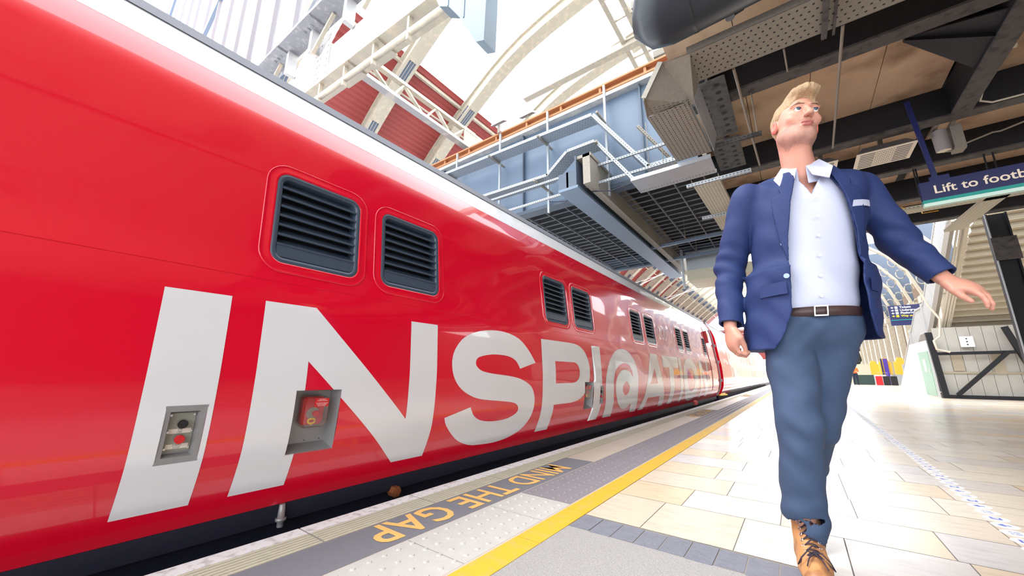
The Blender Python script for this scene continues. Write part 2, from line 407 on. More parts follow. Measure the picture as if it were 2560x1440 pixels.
def roof(y0, y1, parent, m):
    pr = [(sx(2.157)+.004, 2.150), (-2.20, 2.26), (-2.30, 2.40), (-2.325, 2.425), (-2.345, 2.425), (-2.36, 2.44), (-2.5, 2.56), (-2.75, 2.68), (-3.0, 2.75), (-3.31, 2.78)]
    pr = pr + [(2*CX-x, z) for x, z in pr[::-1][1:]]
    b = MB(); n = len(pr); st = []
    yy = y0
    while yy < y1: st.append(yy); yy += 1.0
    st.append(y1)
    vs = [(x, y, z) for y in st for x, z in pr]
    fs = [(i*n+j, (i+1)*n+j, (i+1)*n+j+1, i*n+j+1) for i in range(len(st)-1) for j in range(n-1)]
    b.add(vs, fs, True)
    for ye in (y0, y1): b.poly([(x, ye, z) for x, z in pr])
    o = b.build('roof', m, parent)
    # gutter strip
    g = MB(); g.add([(-2.272, y0, 2.372), (-2.292, y0, 2.432), (-2.335, y0, 2.448), (-2.34, y0, 2.405), (-2.272, y1, 2.372), (-2.292, y1, 2.432), (-2.335, y1, 2.448), (-2.34, y1, 2.405)],
                    [(0,1,5,4),(1,2,6,5),(2,3,7,6),(3,0,4,7),(0,3,2,1),(4,5,6,7)])
    g.build('gutter', M['gutter'], parent)
    return o
Y0, Y1 = -7.0, 13.25
car = thing('train_carriage', 'long glossy red carriage with giant off-white lettering and louvred vents along the platform', 'train carriage', (CX, (Y0+Y1)/2, -.77))
body('body', Y0, Y1, M['red'], None, car)
roof(Y0, Y1, car, M['roof_sheen'])
# louvred vents
def rr(y0, y1, z0, z1, r, n=7):
    pts = []
    for cy, cz, a0 in ((y1-r, z1-r, 0), (y0+r, z1-r, 90), (y0+r, z0+r, 180), (y1-r, z0+r, 270)):
        for k in range(n+1):
            a = math.radians(a0 + 90*k/n); pts.append((cy + r*math.cos(a), cz + r*math.sin(a)))
    return pts
def ringsweep(b, y0, y1, z0, z1, r, prof, cap=False):
    loops = []
    for inset, off in prof:
        rad = max(r - inset, .004)
        loops.append([surf(y, z, off) for y, z in rr(y0+inset, y1-inset, z0+inset, z1-inset, rad)])
    n = len(loops[0]); vs = [p for lp in loops for p in lp]
    b.add(vs, [(i*n+j, i*n+(j+1) % n, (i+1)*n+(j+1) % n, (i+1)*n+j) for i in range(len(loops)-1) for j in range(n)], True)
    if cap: b.poly(loops[-1])
for k, (a, c) in enumerate(vents):
    b = MB()
    # black frame
    ringsweep(b, a, c, VZ0, VZ1, .062, [(-.004, -.012), (-.002, .002), (.010, .004), (.024, .002), (.028, -.01), (.030, -.06)])
    # slats: 6 tilted blades and a blank board
    ya, yc = a+.026, c-.026; zt, zb = VZ1-.03, VZ0+.095; ns = 7
    for q in range(ns):
        z = zb + (zt-zb)*q/ns
        p0 = surf(ya, z, 0.000); p1 = surf(yc, z, 0.000); p2 = surf(yc, z+.052, -.05); p3 = surf(ya, z+.052, -.05)
        e = Vector((0, 0, -.006)); f = Vector((.004, 0, .003))
        b.add([p0, p1, p2, p3, p0+e, p1+e, p2+e, p3+e], [(0,1,2,3),(7,6,5,4),(0,4,5,1),(1,5,6,2),(2,6,7,3),(3,7,4,0)])
        b.bar(surf(ya, z+.001, .001), surf(yc, z+.001, .001), .007, .010)
    b.poly([surf(ya, VZ0+.03, .0), surf(yc, VZ0+.03, .0), surf(yc, zb, .001), surf(ya, zb, .001)])
    b.poly([surf(ya-.0, VZ0+.006, -.002), surf(yc+.0, VZ0+.006, -.002), surf(yc, VZ0+.034, -.004), surf(ya, VZ0+.034, -.004)])
    b.poly([surf(ya, VZ0+.03, .001), surf(yc, VZ0+.03, .001), surf(yc, VZ0+.034, .002), surf(ya, VZ0+.034, .002)])
    b.cur = 1
    b.poly([surf(a, VZ0, -.062), surf(c, VZ0, -.062), surf(c, VZ1, -.062), surf(a, VZ1, -.062)])
    v = b.build('louvred_vent', [M['louvre'], M['darkvoid']], car, recalc=False)
    if k in (0,): v['label'] = 'large charcoal louvred vent nearest the camera'
    s_ = MB(); ringsweep(s_, a-.052, c+.052, VZ0-.052, VZ1+.052, .112, [(0, -.001), (.0015, .0035), (.004, .0042), (.007, .0025), (.018, .0028), (.034, .0032), (.040, .005), (.049, .0045), (.053, .0), (.056, -.012)])
    # rivets
    for (py, pz) in rr(a-.034, c+.034, VZ0-.034, VZ1+.034, .096, 3):
        p = surf(py, pz, .004); s_.disc(p, sn(pz), .0028, 6, .002)
    for t in (.2, .4, .6, .8):
        for zf in (VZ0-.034, VZ1+.034):
            s_.disc(surf(a+(c-a)*t, zf, .004), sn(zf), .0028, 6, .002)
        for yf in (a-.034, c+.034):
            zq = VZ0+(VZ1-VZ0)*t; s_.disc(surf(yf, zq, .004), sn(zq), .0028, 6, .002)
    so = s_.build('vent_surround', M['red'], None, recalc=True); setparent(so, v)
# hatch seam line along the body, thin weld beads
b = MB()
for z in (1.125,):
    for i in range(40):
        y = Y0 + i*(12.3-Y0)/40; b.bar(surf(y, z, .0004), surf(y+(12.3-Y0)/40, z, .0004), .0016, .002)
b.build('seam', M['red'], car)
# ---- giant letters: outlines in body coordinates (y, z)
def bez(pts, closed=True, n=5):
    out = []; N = len(pts)
    for i in range(N):
        p0, p1, p2, p3 = pts[(i-1) % N], pts[i], pts[(i+1) % N], pts[(i+2) % N]
        for k in range(n):
            t = k/n
            out.append(tuple(.5*((2*p1[d]) + (-p0[d]+p2[d])*t + (2*p0[d]-5*p1[d]+4*p2[d]-p3[d])*t*t + (-p0[d]+3*p1[d]-3*p2[d]+p3[d])*t**3) for d in (0, 1)))
    return out
def seg(pts, n=5):  # open smooth curve through pts
    out = []; N = len(pts); P = [pts[0]] + list(pts) + [pts[-1]]
    for i in range(N-1):
        p0, p1, p2, p3 = P[i], P[i+1], P[i+2], P[i+3]
        for k in range(n):
            t = k/n
            out.append(tuple(.5*((2*p1[d]) + (-p0[d]+p2[d])*t + (2*p0[d]-5*p1[d]+4*p2[d]-p3[d])*t*t + (-p0[d]+3*p1[d]-3*p2[d]+p3[d])*t**3) for d in (0, 1)))
    out.append(pts[-1]); return out
def cutletter(loops, m, off=.0016, parent=None, name='letter', tz=1.0):
    bm = bmesh.new()
    for lp in loops:
        vs = [bm.verts.new((p[0], p[1], 0)) for p in lp]
        for i in range(len(vs)): bm.edges.new((vs[i], vs[(i+1) % len(vs)]))
    bmesh.ops.triangle_fill(bm, use_beauty=True, use_dissolve=False, edges=bm.edges[:])
    z0 = min(v.co.y for v in bm.verts); z1 = max(v.co.y for v in bm.verts); ya = min(v.co.x for v in bm.verts); yb = max(v.co.x for v in bm.verts)
    def bis(co, no): bmesh.ops.bisect_plane(bm, geom=bm.verts[:]+bm.edges[:]+bm.faces[:], plane_co=co, plane_no=no)
    for k in range(1, 30):
        z = z0 + (z1-z0)*k/30; bis((0, z, 0), (0, 1, 0))
    cuts = [h for h in HOLES if h[1] > ya and h[0] < yb and h[3] > z0 and h[2] < z1 and h[2] < 1.1]
    for h in cuts:
        bis((h[0], 0, 0), (1, 0, 0)); bis((h[1], 0, 0), (1, 0, 0)); bis((0, h[2], 0), (0, 1, 0)); bis((0, h[3], 0), (0, 1, 0))
    kill = [f for f in bm.faces if any(h[0] < f.calc_center_median().x < h[1] and h[2] < f.calc_center_median().y < h[3] for h in cuts)]
    bmesh.ops.delete(bm, geom=kill, context='FACES')
    for v in bm.verts:
        p = surf(v.co.x, v.co.y, off); v.co = p
    bmesh.ops.recalc_face_normals(bm, faces=bm.faces)
    for f in bm.faces:
        f.smooth = True
    if sum(f.normal.x*f.calc_area() for f in bm.faces) < 0: bmesh.ops.reverse_faces(bm, faces=bm.faces[:])
    me = bpy.data.meshes.new(name); bm.to_mesh(me); bm.free(); me.materials.append(m)
    o = bpy.data.objects.new(name, me); S.collection.objects.link(o); setparent(o, parent); return o
ZB, ZT = .174, 1.02
def rect(a, c, z0=ZB, z1=ZT): return [(a, z0), (c, z0), (c, z1), (a, z1)]
LT = []
LT.append([rect(.327, .551)])
LT.append([[(.683,ZB),(.908,ZB),(.904,.749),(1.506,ZB),(1.745,ZB),(1.746,ZT),(1.522,ZT),(1.525,.426),(.918,ZT),(.683,ZT)]])
s_out = seg([(2.951,.798),(2.843,.909),(2.695,1.002),(2.497,1.041),(2.312,1.038),(2.142,1.009),(2.009,.956),(1.927,.881),(1.890,.809),(1.887,.733),(1.915,.658),(1.984,.589),(2.081,.541),(2.192,.511),(2.359,.492),(2.571,.470),(2.658,.449),(2.693,.414),(2.671,.375),(2.572,.343),(2.445,.334),(2.319,.340),(2.218,.358),(2.145,.393),(2.111,.434),(2.097,.459)], 3)
s_in = seg([(1.848,.404),(1.873,.356),(1.949,.288),(2.047,.227),(2.176,.182),(2.307,.166),(2.492,.159),(2.668,.177),(2.810,.224),(2.898,.306),(2.934,.399),(2.935,.485),(2.891,.574),(2.795,.627),(2.673,.662),(2.504,.683),(2.323,.698),(2.204,.716),(2.148,.745),(2.132,.774),(2.149,.808),(2.207,.829),(2.329,.846),(2.458,.847),(2.567,.835),(2.650,.801),(2.702,.740)], 3)
LT.append([s_out + s_in])
LT.append([[(3.067,1.028)] + seg([(3.63,1.030),(3.79,1.022),(3.92,.990),(4.02,.925),(4.082,.826),(4.092,.74),(4.075,.64),(4.03,.56),(3.923,.474),(3.799,.426),(3.642,.408)], 3) + [(3.288,.406),(3.288,.174),(3.067,.174)],
           [(3.312,.824)] + seg([(3.70,.824),(3.76,.815),(3.815,.78),(3.833,.722),(3.811,.660),(3.744,.620),(3.65,.607)], 3) + [(3.312,.607)]])
LT.append([rect(4.185, 4.425, .17, 1.033)])
LT.append([[(4.603,.171)] + seg([(4.545,.40),(4.530,.52),(4.547,.648),(4.591,.736),(4.692,.856),(4.858,.974),(5.028,1.031),(5.200,1.050),(5.380,1.035),(5.540,.975),(5.670,.884),(5.740,.779),(5.756,.652),(5.735,.506),(5.730,.372)], 2) + [(5.800,.165),(5.560,.169)]
           + seg([(5.480,.296),(5.346,.249),(5.187,.245),(4.990,.319),(4.882,.435),(4.859,.554),(4.912,.655),(5.059,.741),(5.242,.762),(5.405,.734),(5.522,.663)], 2)
           + seg([(5.498,.745),(5.433,.816),(5.328,.849),(5.188,.852),(5.016,.817),(4.881,.748),(4.812,.646),(4.791,.556),(4.800,.422)], 2) + [(4.868,.168)],
           bez([(5.238,.600),(5.122,.549),(5.121,.473),(5.211,.422),(5.318,.447),(5.368,.495),(5.373,.544),(5.293,.595)], n=2)])
LT.append([[(6.455,1.044),(6.808,1.048),(7.236,.168),(6.953,.168),(6.855,.343),(6.230,.343),(6.141,.170),(5.910,.170)],
           [(6.600,.802),(6.740,.556),(6.325,.554)]])
LT.append([[(7.133,1.045),(8.270,1.052),(8.230,.838),(7.850,.838),(7.800,.170),(7.510,.168),(7.520,.833),(7.138,.835)]])
LT.append([rect(8.31, 8.54, .17, 1.054)])
def ell(cy, cz, ry, rz, n=36, p=2.2):
    out = []
    for k in range(n):
        a = 2*math.pi*k/n; c, s2 = math.cos(a), math.sin(a)
        out.append((cy + ry*abs(c)**(2/p)*(1 if c >= 0 else -1), cz + rz*abs(s2)**(2/p)*(1 if s2 >= 0 else -1)))
    return out
LT.append([ell(9.34, .604, .73, .462), ell(9.30, .60, .36, .25)])
LT.append([[(10.31,.163),(10.52,.164),(10.54,.78),(11.06,.16),(11.29,.16),(11.40,1.07),(11.20,1.07),(11.17,.50),(10.56,1.06),(10.31,1.06)]])
for lp in LT: cutletter(lp, M['lettering'], parent=car)
# small faint mark with the number
m200 = bodymat('pale_pink_print', (255, 226, 220))
o = textmesh('200', .36, frame((0, 0, 0), (1, 0, 0), (0, 1, 0)), m200, 'number_mark', None)
for v in o.data.vertices: v.co = surf(7.21 + v.co.x*1.15 + .10*v.co.y, 1.35 + v.co.y, .003)
setparent(o, car)
# ---- recesses
def recess(p, kind):
    a, c, d, e, _ = p; dep = .055 if kind == 'ctl' else .07
    b = MB(); zm = (d+e)/2
    fo = [surf(a-.002, d-.002, .0024), surf(c+.002, d-.002, .0024), surf(c+.002, e+.002, .0024), surf(a-.002, e+.002, .0024)]
    ins = .022 if kind == 'ctl' else .012
    # plane of the back plate
    n = sn(zm)
    fi = [surf(a+ins*(1.0), d+ins*1.2, -dep), surf(c-ins*1.6, d+ins*1.2, -dep), surf(c-ins*1.6, e-ins*.6, -dep), surf(a+ins*1.0, e-ins*.6, -dep)]
    if kind == 'ctl':
        ax, az = .016, .020
        fm = [surf(a+ax, d+az, -.001), surf(c-ax*1.3, d+az, -.001), surf(c-ax*1.3, e-az, -.001), surf(a+ax, e-az, -.001)]
        fi = [surf(a+ax+.003, d+az+.006, -.030), surf(c-ax*1.3-.006, d+az+.006, -.030), surf(c-ax*1.3-.006, e-az-.003, -.030), surf(a+ax+.003, e-az-.003, -.030)]
        b.add(fo + fm, [(0,1,5,4),(1,2,6,5),(2,3,7,6),(3,0,4,7)]); b.add(fm + fi, [(0,1,5,4),(1,2,6,5),(2,3,7,6),(3,0,4,7),(4,5,6,7)])
    else:
        b.add(fo + fi, [(0,1,5,4),(1,2,6,5),(2,3,7,6),(3,0,4,7),(4,5,6,7)])
    o = b.build('control_recess' if kind == 'ctl' else 'emergency_recess', M['steel'], car, recalc=False)
    P = lambda u, v, off: fi[0].lerp(fi[1], u).lerp(fi[3].lerp(fi[2], u), v) + n*off
    if kind == 'ctl':
        b = MB(); b.prism([P(.0,.06,.002), P(1,.06,.002), P(1,.97,.002), P(.0,.97,.002)], n*.004); q = b.build('control_plate', M['plate'], None); setparent(q, o)
        for u in (.07, .93):
            for v in (.12, .52, .92): b = MB(); b.disc(P(u, v, .006), n, .0042, 10, .003); q = b.build('screw', M['chrome'], None); setparent(q, o)
        for v, m in ((.72, 'blackplastic'), (.36, 'redplastic')):
            b = MB(); b.tube([P(.50, v, .004), P(.50, v, .020)], .0155, 20); q = b.build('button_collar', M['chrome'], None); setparent(q, o)
            b = MB(); b.tube([P(.50, v, .012), P(.50, v, .032), P(.50, v, .036)], [.0125, .0165, .0145], 20); q = b.build('push_button', M[m], None); setparent(q, o)
            q['label'] = 'black push button' if m == 'blackplastic' else 'red stop button'
        for v, t in ((.535, 'ETS\nOFF'), (.17, 'EMERG\nSTOP')):
            b = MB(); b.prism([P(.08, v-.055, .006), P(.92, v-.055, .006), P(.92, v+.055, .006), P(.08, v+.055, .006)], n*.0015); q = b.build('name_plate', M['label'], None); setparent(q, o)
            r = (fi[1]-fi[0]); u_ = (fi[3]-fi[0])
            tq = textmesh(t, .0088, frame(P(.5, v+.012, .0080), r, u_), M['ink'], 'printed_text', None, align='CENTER'); setparent(tq, q)
    else:
        b = MB()
        for u in (.1, .5, .88): b.disc(P(u, .04, .001), n, .0025, 8, .001)
        q = b.build('drain_hole', M['darkvoid'], None); setparent(q, o)
        bw = [(.24,.42),(.30,.36),(.72,.36),(.80,.42),(.80,.86),(.72,.90),(.30,.90),(.24,.86)]
        b = MB(); b.prism([P(u, v, .001) for u, v in bw], n*.030); q = b.build('alarm_box', M['redplastic'], None); setparent(q, o)
        b = MB(); b.tube([P(.52,.58,.03), P(.52,.58,.036)], .030, 24); q2 = b.build('button_ring', M['plate'], None); setparent(q2, o)
        b = MB(); b.tube([P(.56,.58,.036), P(.56,.58,.056), P(.56,.58,.060)], [.012,.0175,.015], 20); q2 = b.build('push_button', M['redplastic'], None); setparent(q2, o); q2['label'] = 'red mushroom button'
        b = MB(); b.tube([P(.48+.09*math.cos(t), .445+.045*math.sin(t), .050) for t in [2*math.pi*k/14 for k in range(15)]], .0048, 6); b.tube([P(.48,.40,.05), P(.47,.37,.05)], .004, 6); q2 = b.build('pull_ring', M['yellow'], None); setparent(q2, o); q2['label'] = 'yellow pull ring'
        cw = [(.20,.42),(.27,.33),(.75,.33),(.84,.42),(.84,.87),(.76,.92),(.27,.92),(.20,.87)]
        c2 = [(.23,.43),(.29,.36),(.73,.36),(.81,.43),(.81,.86),(.74,.90),(.29,.90),(.23,.86)]
        b = MB(); k = len(cw); vs = [P(u, v, .002) for u, v in cw] + [P(u, v, .060) for u, v in cw] + [P(u, v, .070) for u, v in c2]
        b.add(vs, [(i, (i+1) % k, k+(i+1) % k, k+i) for i in range(k)] + [(k+i, k+(i+1) % k, 2*k+(i+1) % k, 2*k+i) for i in range(k)] + [tuple(range(2*k, 3*k))])
        q2 = b.build('clear_cover', M['clear'], None); setparent(q2, o)
        b = MB(); b.prism([P(.44,.73,.0705), P(.80,.73,.0705), P(.80,.89,.0705), P(.44,.89,.0705)], n*.001); q2 = b.build('instruction_label', M['redplastic'], None); setparent(q2, o)
        r = (fi[1]-fi[0]); u_ = (fi[3]-fi[0])
        tq = textmesh('EMERGENCY\nMANUAL RELEASE\n \nTO OPERATE REMOVE\nCOVER AND PRESS\nRED PLUNGER', .0060, frame(P(.62,.862,.0722), r, u_), M['white'], 'printed_text', None, align='CENTER'); setparent(tq, q2)
for p in PAN: recess(p, p[4])
# underframe parts
b = MB(); b.box((-2.14, Y0, -.20), (2*CX+2.14, Y1-.1, .082)); b.box((-2.20, Y0, .0), (-2.075, Y1-.1, .079)); b.build('underframe', M['chassis'], car)
for (y0, y1) in ((-6, -2.5), (9.2, 12.2)):
    b = MB(); b.box((-2.35, y0, -.52), (-2.5, y1, -.25)); b.box((-4.1, y0, -.52), (-4.25, y1, -.25))
    for yy in (y0+.45, y1-.45):
        for xx_ in (-2.56, -3.99): b.disc((xx_-.06, yy, -.37), (1, 0, 0), .40, 28, .12)
        b.box((-2.24, yy-.12, -.48), (-2.36, yy+.12, -.22)); b.tube([(-2.62, yy, -.37), (-3.99, yy, -.37)], .07, 12)
    for yy in (y0+1.0, y0+1.5, y0+2.0): b.tube([(-2.38, yy, -.25), (-2.38, yy, .02)], .07, 12)
    b.build('bogie', M['chassis'], car)
b = MB(); b.box((-2.16, 6.2, -.55), (-2.9, 8.4, -.05))
for k in range(4): b.box((-2.155, 6.25, -.12-.06*k), (-2.13, 8.35, -.09-.06*k))
b.build('equipment_box', M['chassis'], car)
b = MB(); b.tube([(-2.10, 1.575, -.005), (-2.035, 1.575, -.005)], .031, 6, smooth=False); b.tube([(-2.036, 1.575, -.005), (-2.030, 1.575, -.005)], .018, 12); q = b.build('hexagonal_plug', M['brass'], car); q['label'] = 'brown hexagonal plug'
b = MB(); b.tube([(-2.062, .93, .080), (-2.06, .93, .02), (-2.06, .93, .022), (-2.06, .93, .008), (-2.06, .93, .006), (-2.06, .93, -.018)], [.013, .016, .023, .023, .014, .014], 14); b.build('drain_pipe', M['steel'], car)
b = MB(); b.box((-2.05, 10.05, .0), (-2.16, 10.35, .085)); q = b.build('step_board', mat('red_step', (200, 60, 60), .5), car)
# car end post: aluminium corner trim and yellow-tipped handle
b = MB()
for k in range(24):
    z0_ = .1 + k*2.0/24; b.bar(surf(13.23, z0_, .006), surf(13.23, z0_+2.0/24, .006), .05, .03)
for z_ in (.55, 1.1, 1.6): b.box((sx(z_), 13.2, z_-.04), (sx(z_)+.05, 13.30, z_+.04))
b.build('corner_post', M['steel'], car)
b = MB()
for k in range(20):
    z0_ = .3 + k*1.75/20
    for yy in (11.98, 13.05): b.bar(surf(yy, z0_, .003), surf(yy, z0_+1.75/20, .003), .012, .012)
b.build('door_seal', mat('dark_red_seal', (150, 20, 40), .5), car)
b = MB(); b.bar(surf(12.10, 1.60, .012), surf(12.10, 1.95, .012), .02, .12); b.build('door_sign', M['redplastic'], car)
b = MB(); b.disc(surf(12.45, 1.82, .01), (1, 0, 0), .09, 20, .01); b.build('warning_disc', M['yellow'], car)
# second carriage, pale with red lettering
A0, A1 = 13.9, 36.0
HOLES2 = HOLES; 
M['pale'] = bodymat('pale_white_train_paint', (206, 190, 194))
car2 = thing('train_carriage', 'distant white and red carriage coupled behind the long red one', 'train carriage', (CX, (A0+A1)/2, -.77))
body('body', A0, A1, [M['red'], M['pale']], lambda y: 0 if y < 15.9 else 1, car2, holes=False, ysplit=(15.9,))
roof(A0, A1, car2, M['roof_sheen'])
b = MB(); b.box((-2.14, A0+.1, -.35), (2*CX+2.14, A1, .082)); b.build('underframe', M['chassis'], car2)
b = MB()
b.box((-2.45, 13.25, .3), (2*CX+2.45, 13.9, 2.35)); b.build('gangway_bellows', mat('bright_red_bellows', (255, 20, 36), .5), car2)
b = MB(); b.bar((-2.05, 13.6, .10), (-2.05, 15.1, .06), .04, .04); b.build('coupling_bar', M['yellow'], car2)
hs = HOLES; HOLES = []
for t, y, z, hgt in (('VIRTUE', 18.6, 1.55, .5), ('FAST', 21.5, .75, .75)): pass
def redword(y0, z0, hgt, pat):
    # plain abstract red letter strokes, far and unreadable in the photograph
    y = y0
    for ch in pat:
        tm_ = textmesh(ch, hgt*1.38, frame((0, 0, 0), (1, 0, 0), (0, 1, 0)), M['red'], 'letter', None)
        me = tm_.data
        for v in me.vertices:
            p = surf(y + v.co.x*1.5, z0 + v.co.y, .004); v.co = p
        setparent(tm_, car2); y += hgt*1.38*.75*1.5
redword(20.0, 1.25, .62, 'PIONEERS'); redword(23.5, .42, .55, 'FAST')
HOLES = hs

# ------------------------------------------------------------------ FOOTBRIDGE over the tracks
fb = thing('footbridge', 'blue-grey steel footbridge crossing above the train, dark grating underneath', 'footbridge', (-6, 9.6, 4.3))
XL, XR, FY0, FY1 = -15.0, -.93, 6.67, 12.5
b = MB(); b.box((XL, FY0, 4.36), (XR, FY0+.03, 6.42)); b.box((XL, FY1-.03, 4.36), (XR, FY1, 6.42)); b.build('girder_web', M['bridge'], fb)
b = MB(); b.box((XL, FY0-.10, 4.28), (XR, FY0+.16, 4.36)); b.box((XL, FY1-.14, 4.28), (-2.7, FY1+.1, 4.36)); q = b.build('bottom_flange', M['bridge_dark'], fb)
b = MB(); b.box((XL, FY0-.16, 6.36), (XR, FY0+.14, 6.44)); b.box((XL, FY1-.14, 6.42), (XR, FY1+.1, 6.5)); b.build('top_flange', M['girderwhite'], fb)
for x in (-12.5, -10, -7.4, -4.64, -1.82):
    b = MB(); b.box((x-.012, FY0-.09, 4.36), (x+.012, FY0, 6.36)); b.build('stiffener', M['bridge_dark'], fb)
b = MB(); b.box((XL, FY0-.12, 6.50), (XR, FY0+.0, 6.54)); b.box((XL, FY0-.02, 6.54), (XR, FY0+.02, 6.66)); b.box((XL, FY0-.14, 6.66), (XR, FY0+.02, 6.70))
x = XL
while x < XR: b.box((x, FY0-.11, 6.54), (x+.05, FY0-.0, 6.66)); x += .95
b.build('timber_kerb', M['timber'], fb)
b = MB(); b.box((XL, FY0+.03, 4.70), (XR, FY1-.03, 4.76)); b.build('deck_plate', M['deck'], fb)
for (xa, xb) in ((-12.4, -3.18), (-2.50, -.95)):
    b = MB(); x = xa
    while x <= xb + .01: b.box((x-.008, FY0+.16, 4.31), (x+.008, FY1-.14, 4.36)); x += (xb-xa)/max(1, round((xb-xa)/.52))
    y = FY0 + .2
    while y < FY1-.14: b.box((xa, y-.005, 4.325), (xb, y+.005, 4.35)); y += .262
    b.build('grating_panel', M['grate'], fb)
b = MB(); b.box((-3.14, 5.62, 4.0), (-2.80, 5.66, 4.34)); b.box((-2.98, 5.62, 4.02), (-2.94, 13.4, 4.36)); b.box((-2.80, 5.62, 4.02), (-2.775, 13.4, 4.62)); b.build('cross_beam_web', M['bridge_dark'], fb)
b = MB(); b.box((-3.14, 5.6, 3.97), (-2.74, 13.4, 4.02)); b.build('cross_beam_flange', M['bridge'], fb)
b = MB(); b.box((-2.66, 5.66, 4.03), (-2.52, 13.4, 4.62)); b.box((-2.78, 5.66, 4.56), (-2.5, 13.4, 4.62)); b.build('side_channel', M['galv_dark'], fb)

def tray(name, segs, acr, wd, lip, m, holes=True, pitch=.055, rows=4, hole=(.022, .009), down=None, parent=None, lipholes=True, round_=False):
    """perforated cable tray along a polyline; acr = unit vector across; holes drawn as dark slots"""
    b = MB(); a = Vector(acr) * wd
    for p, q in zip(segs[:-1], segs[1:]):
        p = Vector(p); q = Vector(q); d = (q-p); L = d.length; d.normalize()
        nrm = d.cross(Vector(acr)).normalized()
        if nrm.z > 0: nrm = -nrm
        if abs(nrm.z) < .05 and nrm.x > 0: nrm = -nrm
        u = -nrm
        b.cur = 0
        b.prism([p, q, q+a, p+a], u*.003); b.prism([p, q, q+u*lip, p+u*lip], Vector(acr)*.003); b.prism([p+a, q+a, q+a+u*lip, p+a+u*lip], -Vector(acr)*.003)
        if holes:
            b.cur = 1; n = int(L/pitch)
            for i in range(n):
                for r in range(rows):
                    o = p + d*((i+.5+(.5 if (r % 2) else 0))*pitch) + Vector(acr)*wd*(r+.8)/(rows+.6) + nrm*.0008
                    if (o-p).dot(d) > L-.01: continue
                    if round_: b.disc(o, nrm, hole[0]/2, 8)
                    else:
                        h = d*hole[0]/2; g = Vector(acr)*hole[1]/2; b.poly([o-h-g, o+h-g, o+h+g, o-h+g])
                if lipholes:
                    o = p + d*((i+.5)*pitch) + u*lip*.5 - Vector(acr)*.0008; h = d*.012; g = u*.005; b.poly([o-h-g, o+h-g, o+h+g, o-h+g])
    return b.build(name, [m, M['hole']], parent, recalc=False)
tag(tray('cable_tray', [(-9.5,6.15,5.92),(-2.67,6.15,5.74),(-1.67,6.15,4.24),(-1.25,6.15,4.24)], (0,1,0), .32, .07, M['galv'], pitch=.06, rows=5), 'upper galvanised cable tray along the front of the footbridge, bending down at its right end', 'cable tray')
tag(tray('cable_tray', [(-7.5,6.0,4.76),(-3.62,6.0,4.66),(-3.15,6.0,5.03),(-2.57,6.0,5.03),(-1.88,6.0,3.98),(-.95,6.0,3.98)], (0,1,0), .34, .06, M['galv'], pitch=.06, rows=5), 'lower galvanised cable tray on the footbridge front, humped over the dark cross beam', 'cable tray')
def strut(p, q, w_=.041, m='galv', label=None, holes=True, up=(0, 0, 1)):
    b = MB(); b.bar(p, q, w_, w_, up)
    p = Vector(p); q = Vector(q); d = (q-p).normalized(); L = (q-p).length
    if holes:
        b.cur = 1; sd = d.cross(Vector(up))
        if sd.length < .1: sd = Vector((1, 0, 0))
        sd.normalize(); u2 = sd.cross(d).normalized(); i = .04
        while i < L-.03:
            for nn, tt in ((-sd, u2), (sd, u2), (-u2, sd)):
                o = p + d*i + nn*(w_/2+.0006); b.poly([o-d*.014-tt*.006, o+d*.014-tt*.006, o+d*.014+tt*.006, o-d*.014+tt*.006])
            i += .05
    return tag(b.build('steel_strut', [M[m], M['hole']], None, recalc=False), label, 'strut')
strut((-8.0, 6.02, 4.60), (-.95, 6.02, 4.50), label='upper horizontal slotted rail just under the lower cable tray of the footbridge')
strut((-8.0, 6.02, 4.18), (-.95, 6.02, 4.16), label='lower horizontal slotted rail across the footbridge front')
for k, (x, z0) in enumerate(((-6.8, 4.55), (-5.28, 4.1), (-3.89, 4.1), (-2.51, 4.1))):
    t = thing('tray_bracket', ORD(k) + ' upright slotted tray bracket from the left on the footbridge front', 'bracket', (x, 6.5, z0))
    b = MB(); b.bar((x, 6.5, z0), (x, 6.5, 6.62), .045, .045, (0, 1, 0)); b.build('post', M['galv'], t)
    b = MB(); zt = 5.92 - (x+9.5)*.0263 - .035; b.bar((x, 6.05, zt), (x, 6.66, zt), .041, .041); b.build('arm', M['galv_dark'], t)
    b = MB(); zt = 4.62 if x < -3.6 else 4.98; b.bar((x, 5.92, zt), (x, 6.66, zt), .041, .041); b.build('arm', M['galv_dark'], t)
for k, (x, y) in enumerate(((-5.3, 6.45), (-4.55, 6.62))):
    t = thing('floodlight', ('left', 'right')[k] + ' small pale floodlight standing on the footbridge top edge', 'floodlight', (x, y, 6.6))
    b = MB(); b.prism([(x-.20,y-.08,6.86),(x+.20,y-.08,6.86),(x+.20,y+.10,6.95),(x-.20,y+.10,6.95)], (0,.02,.06)); b.build('lamp_head', M['galv'], t)
    b = MB(); b.bar((x,y,6.62), (x,y,6.9), .05, .05, (0,1,0)); b.build('stem', M['galv_dark'], t)
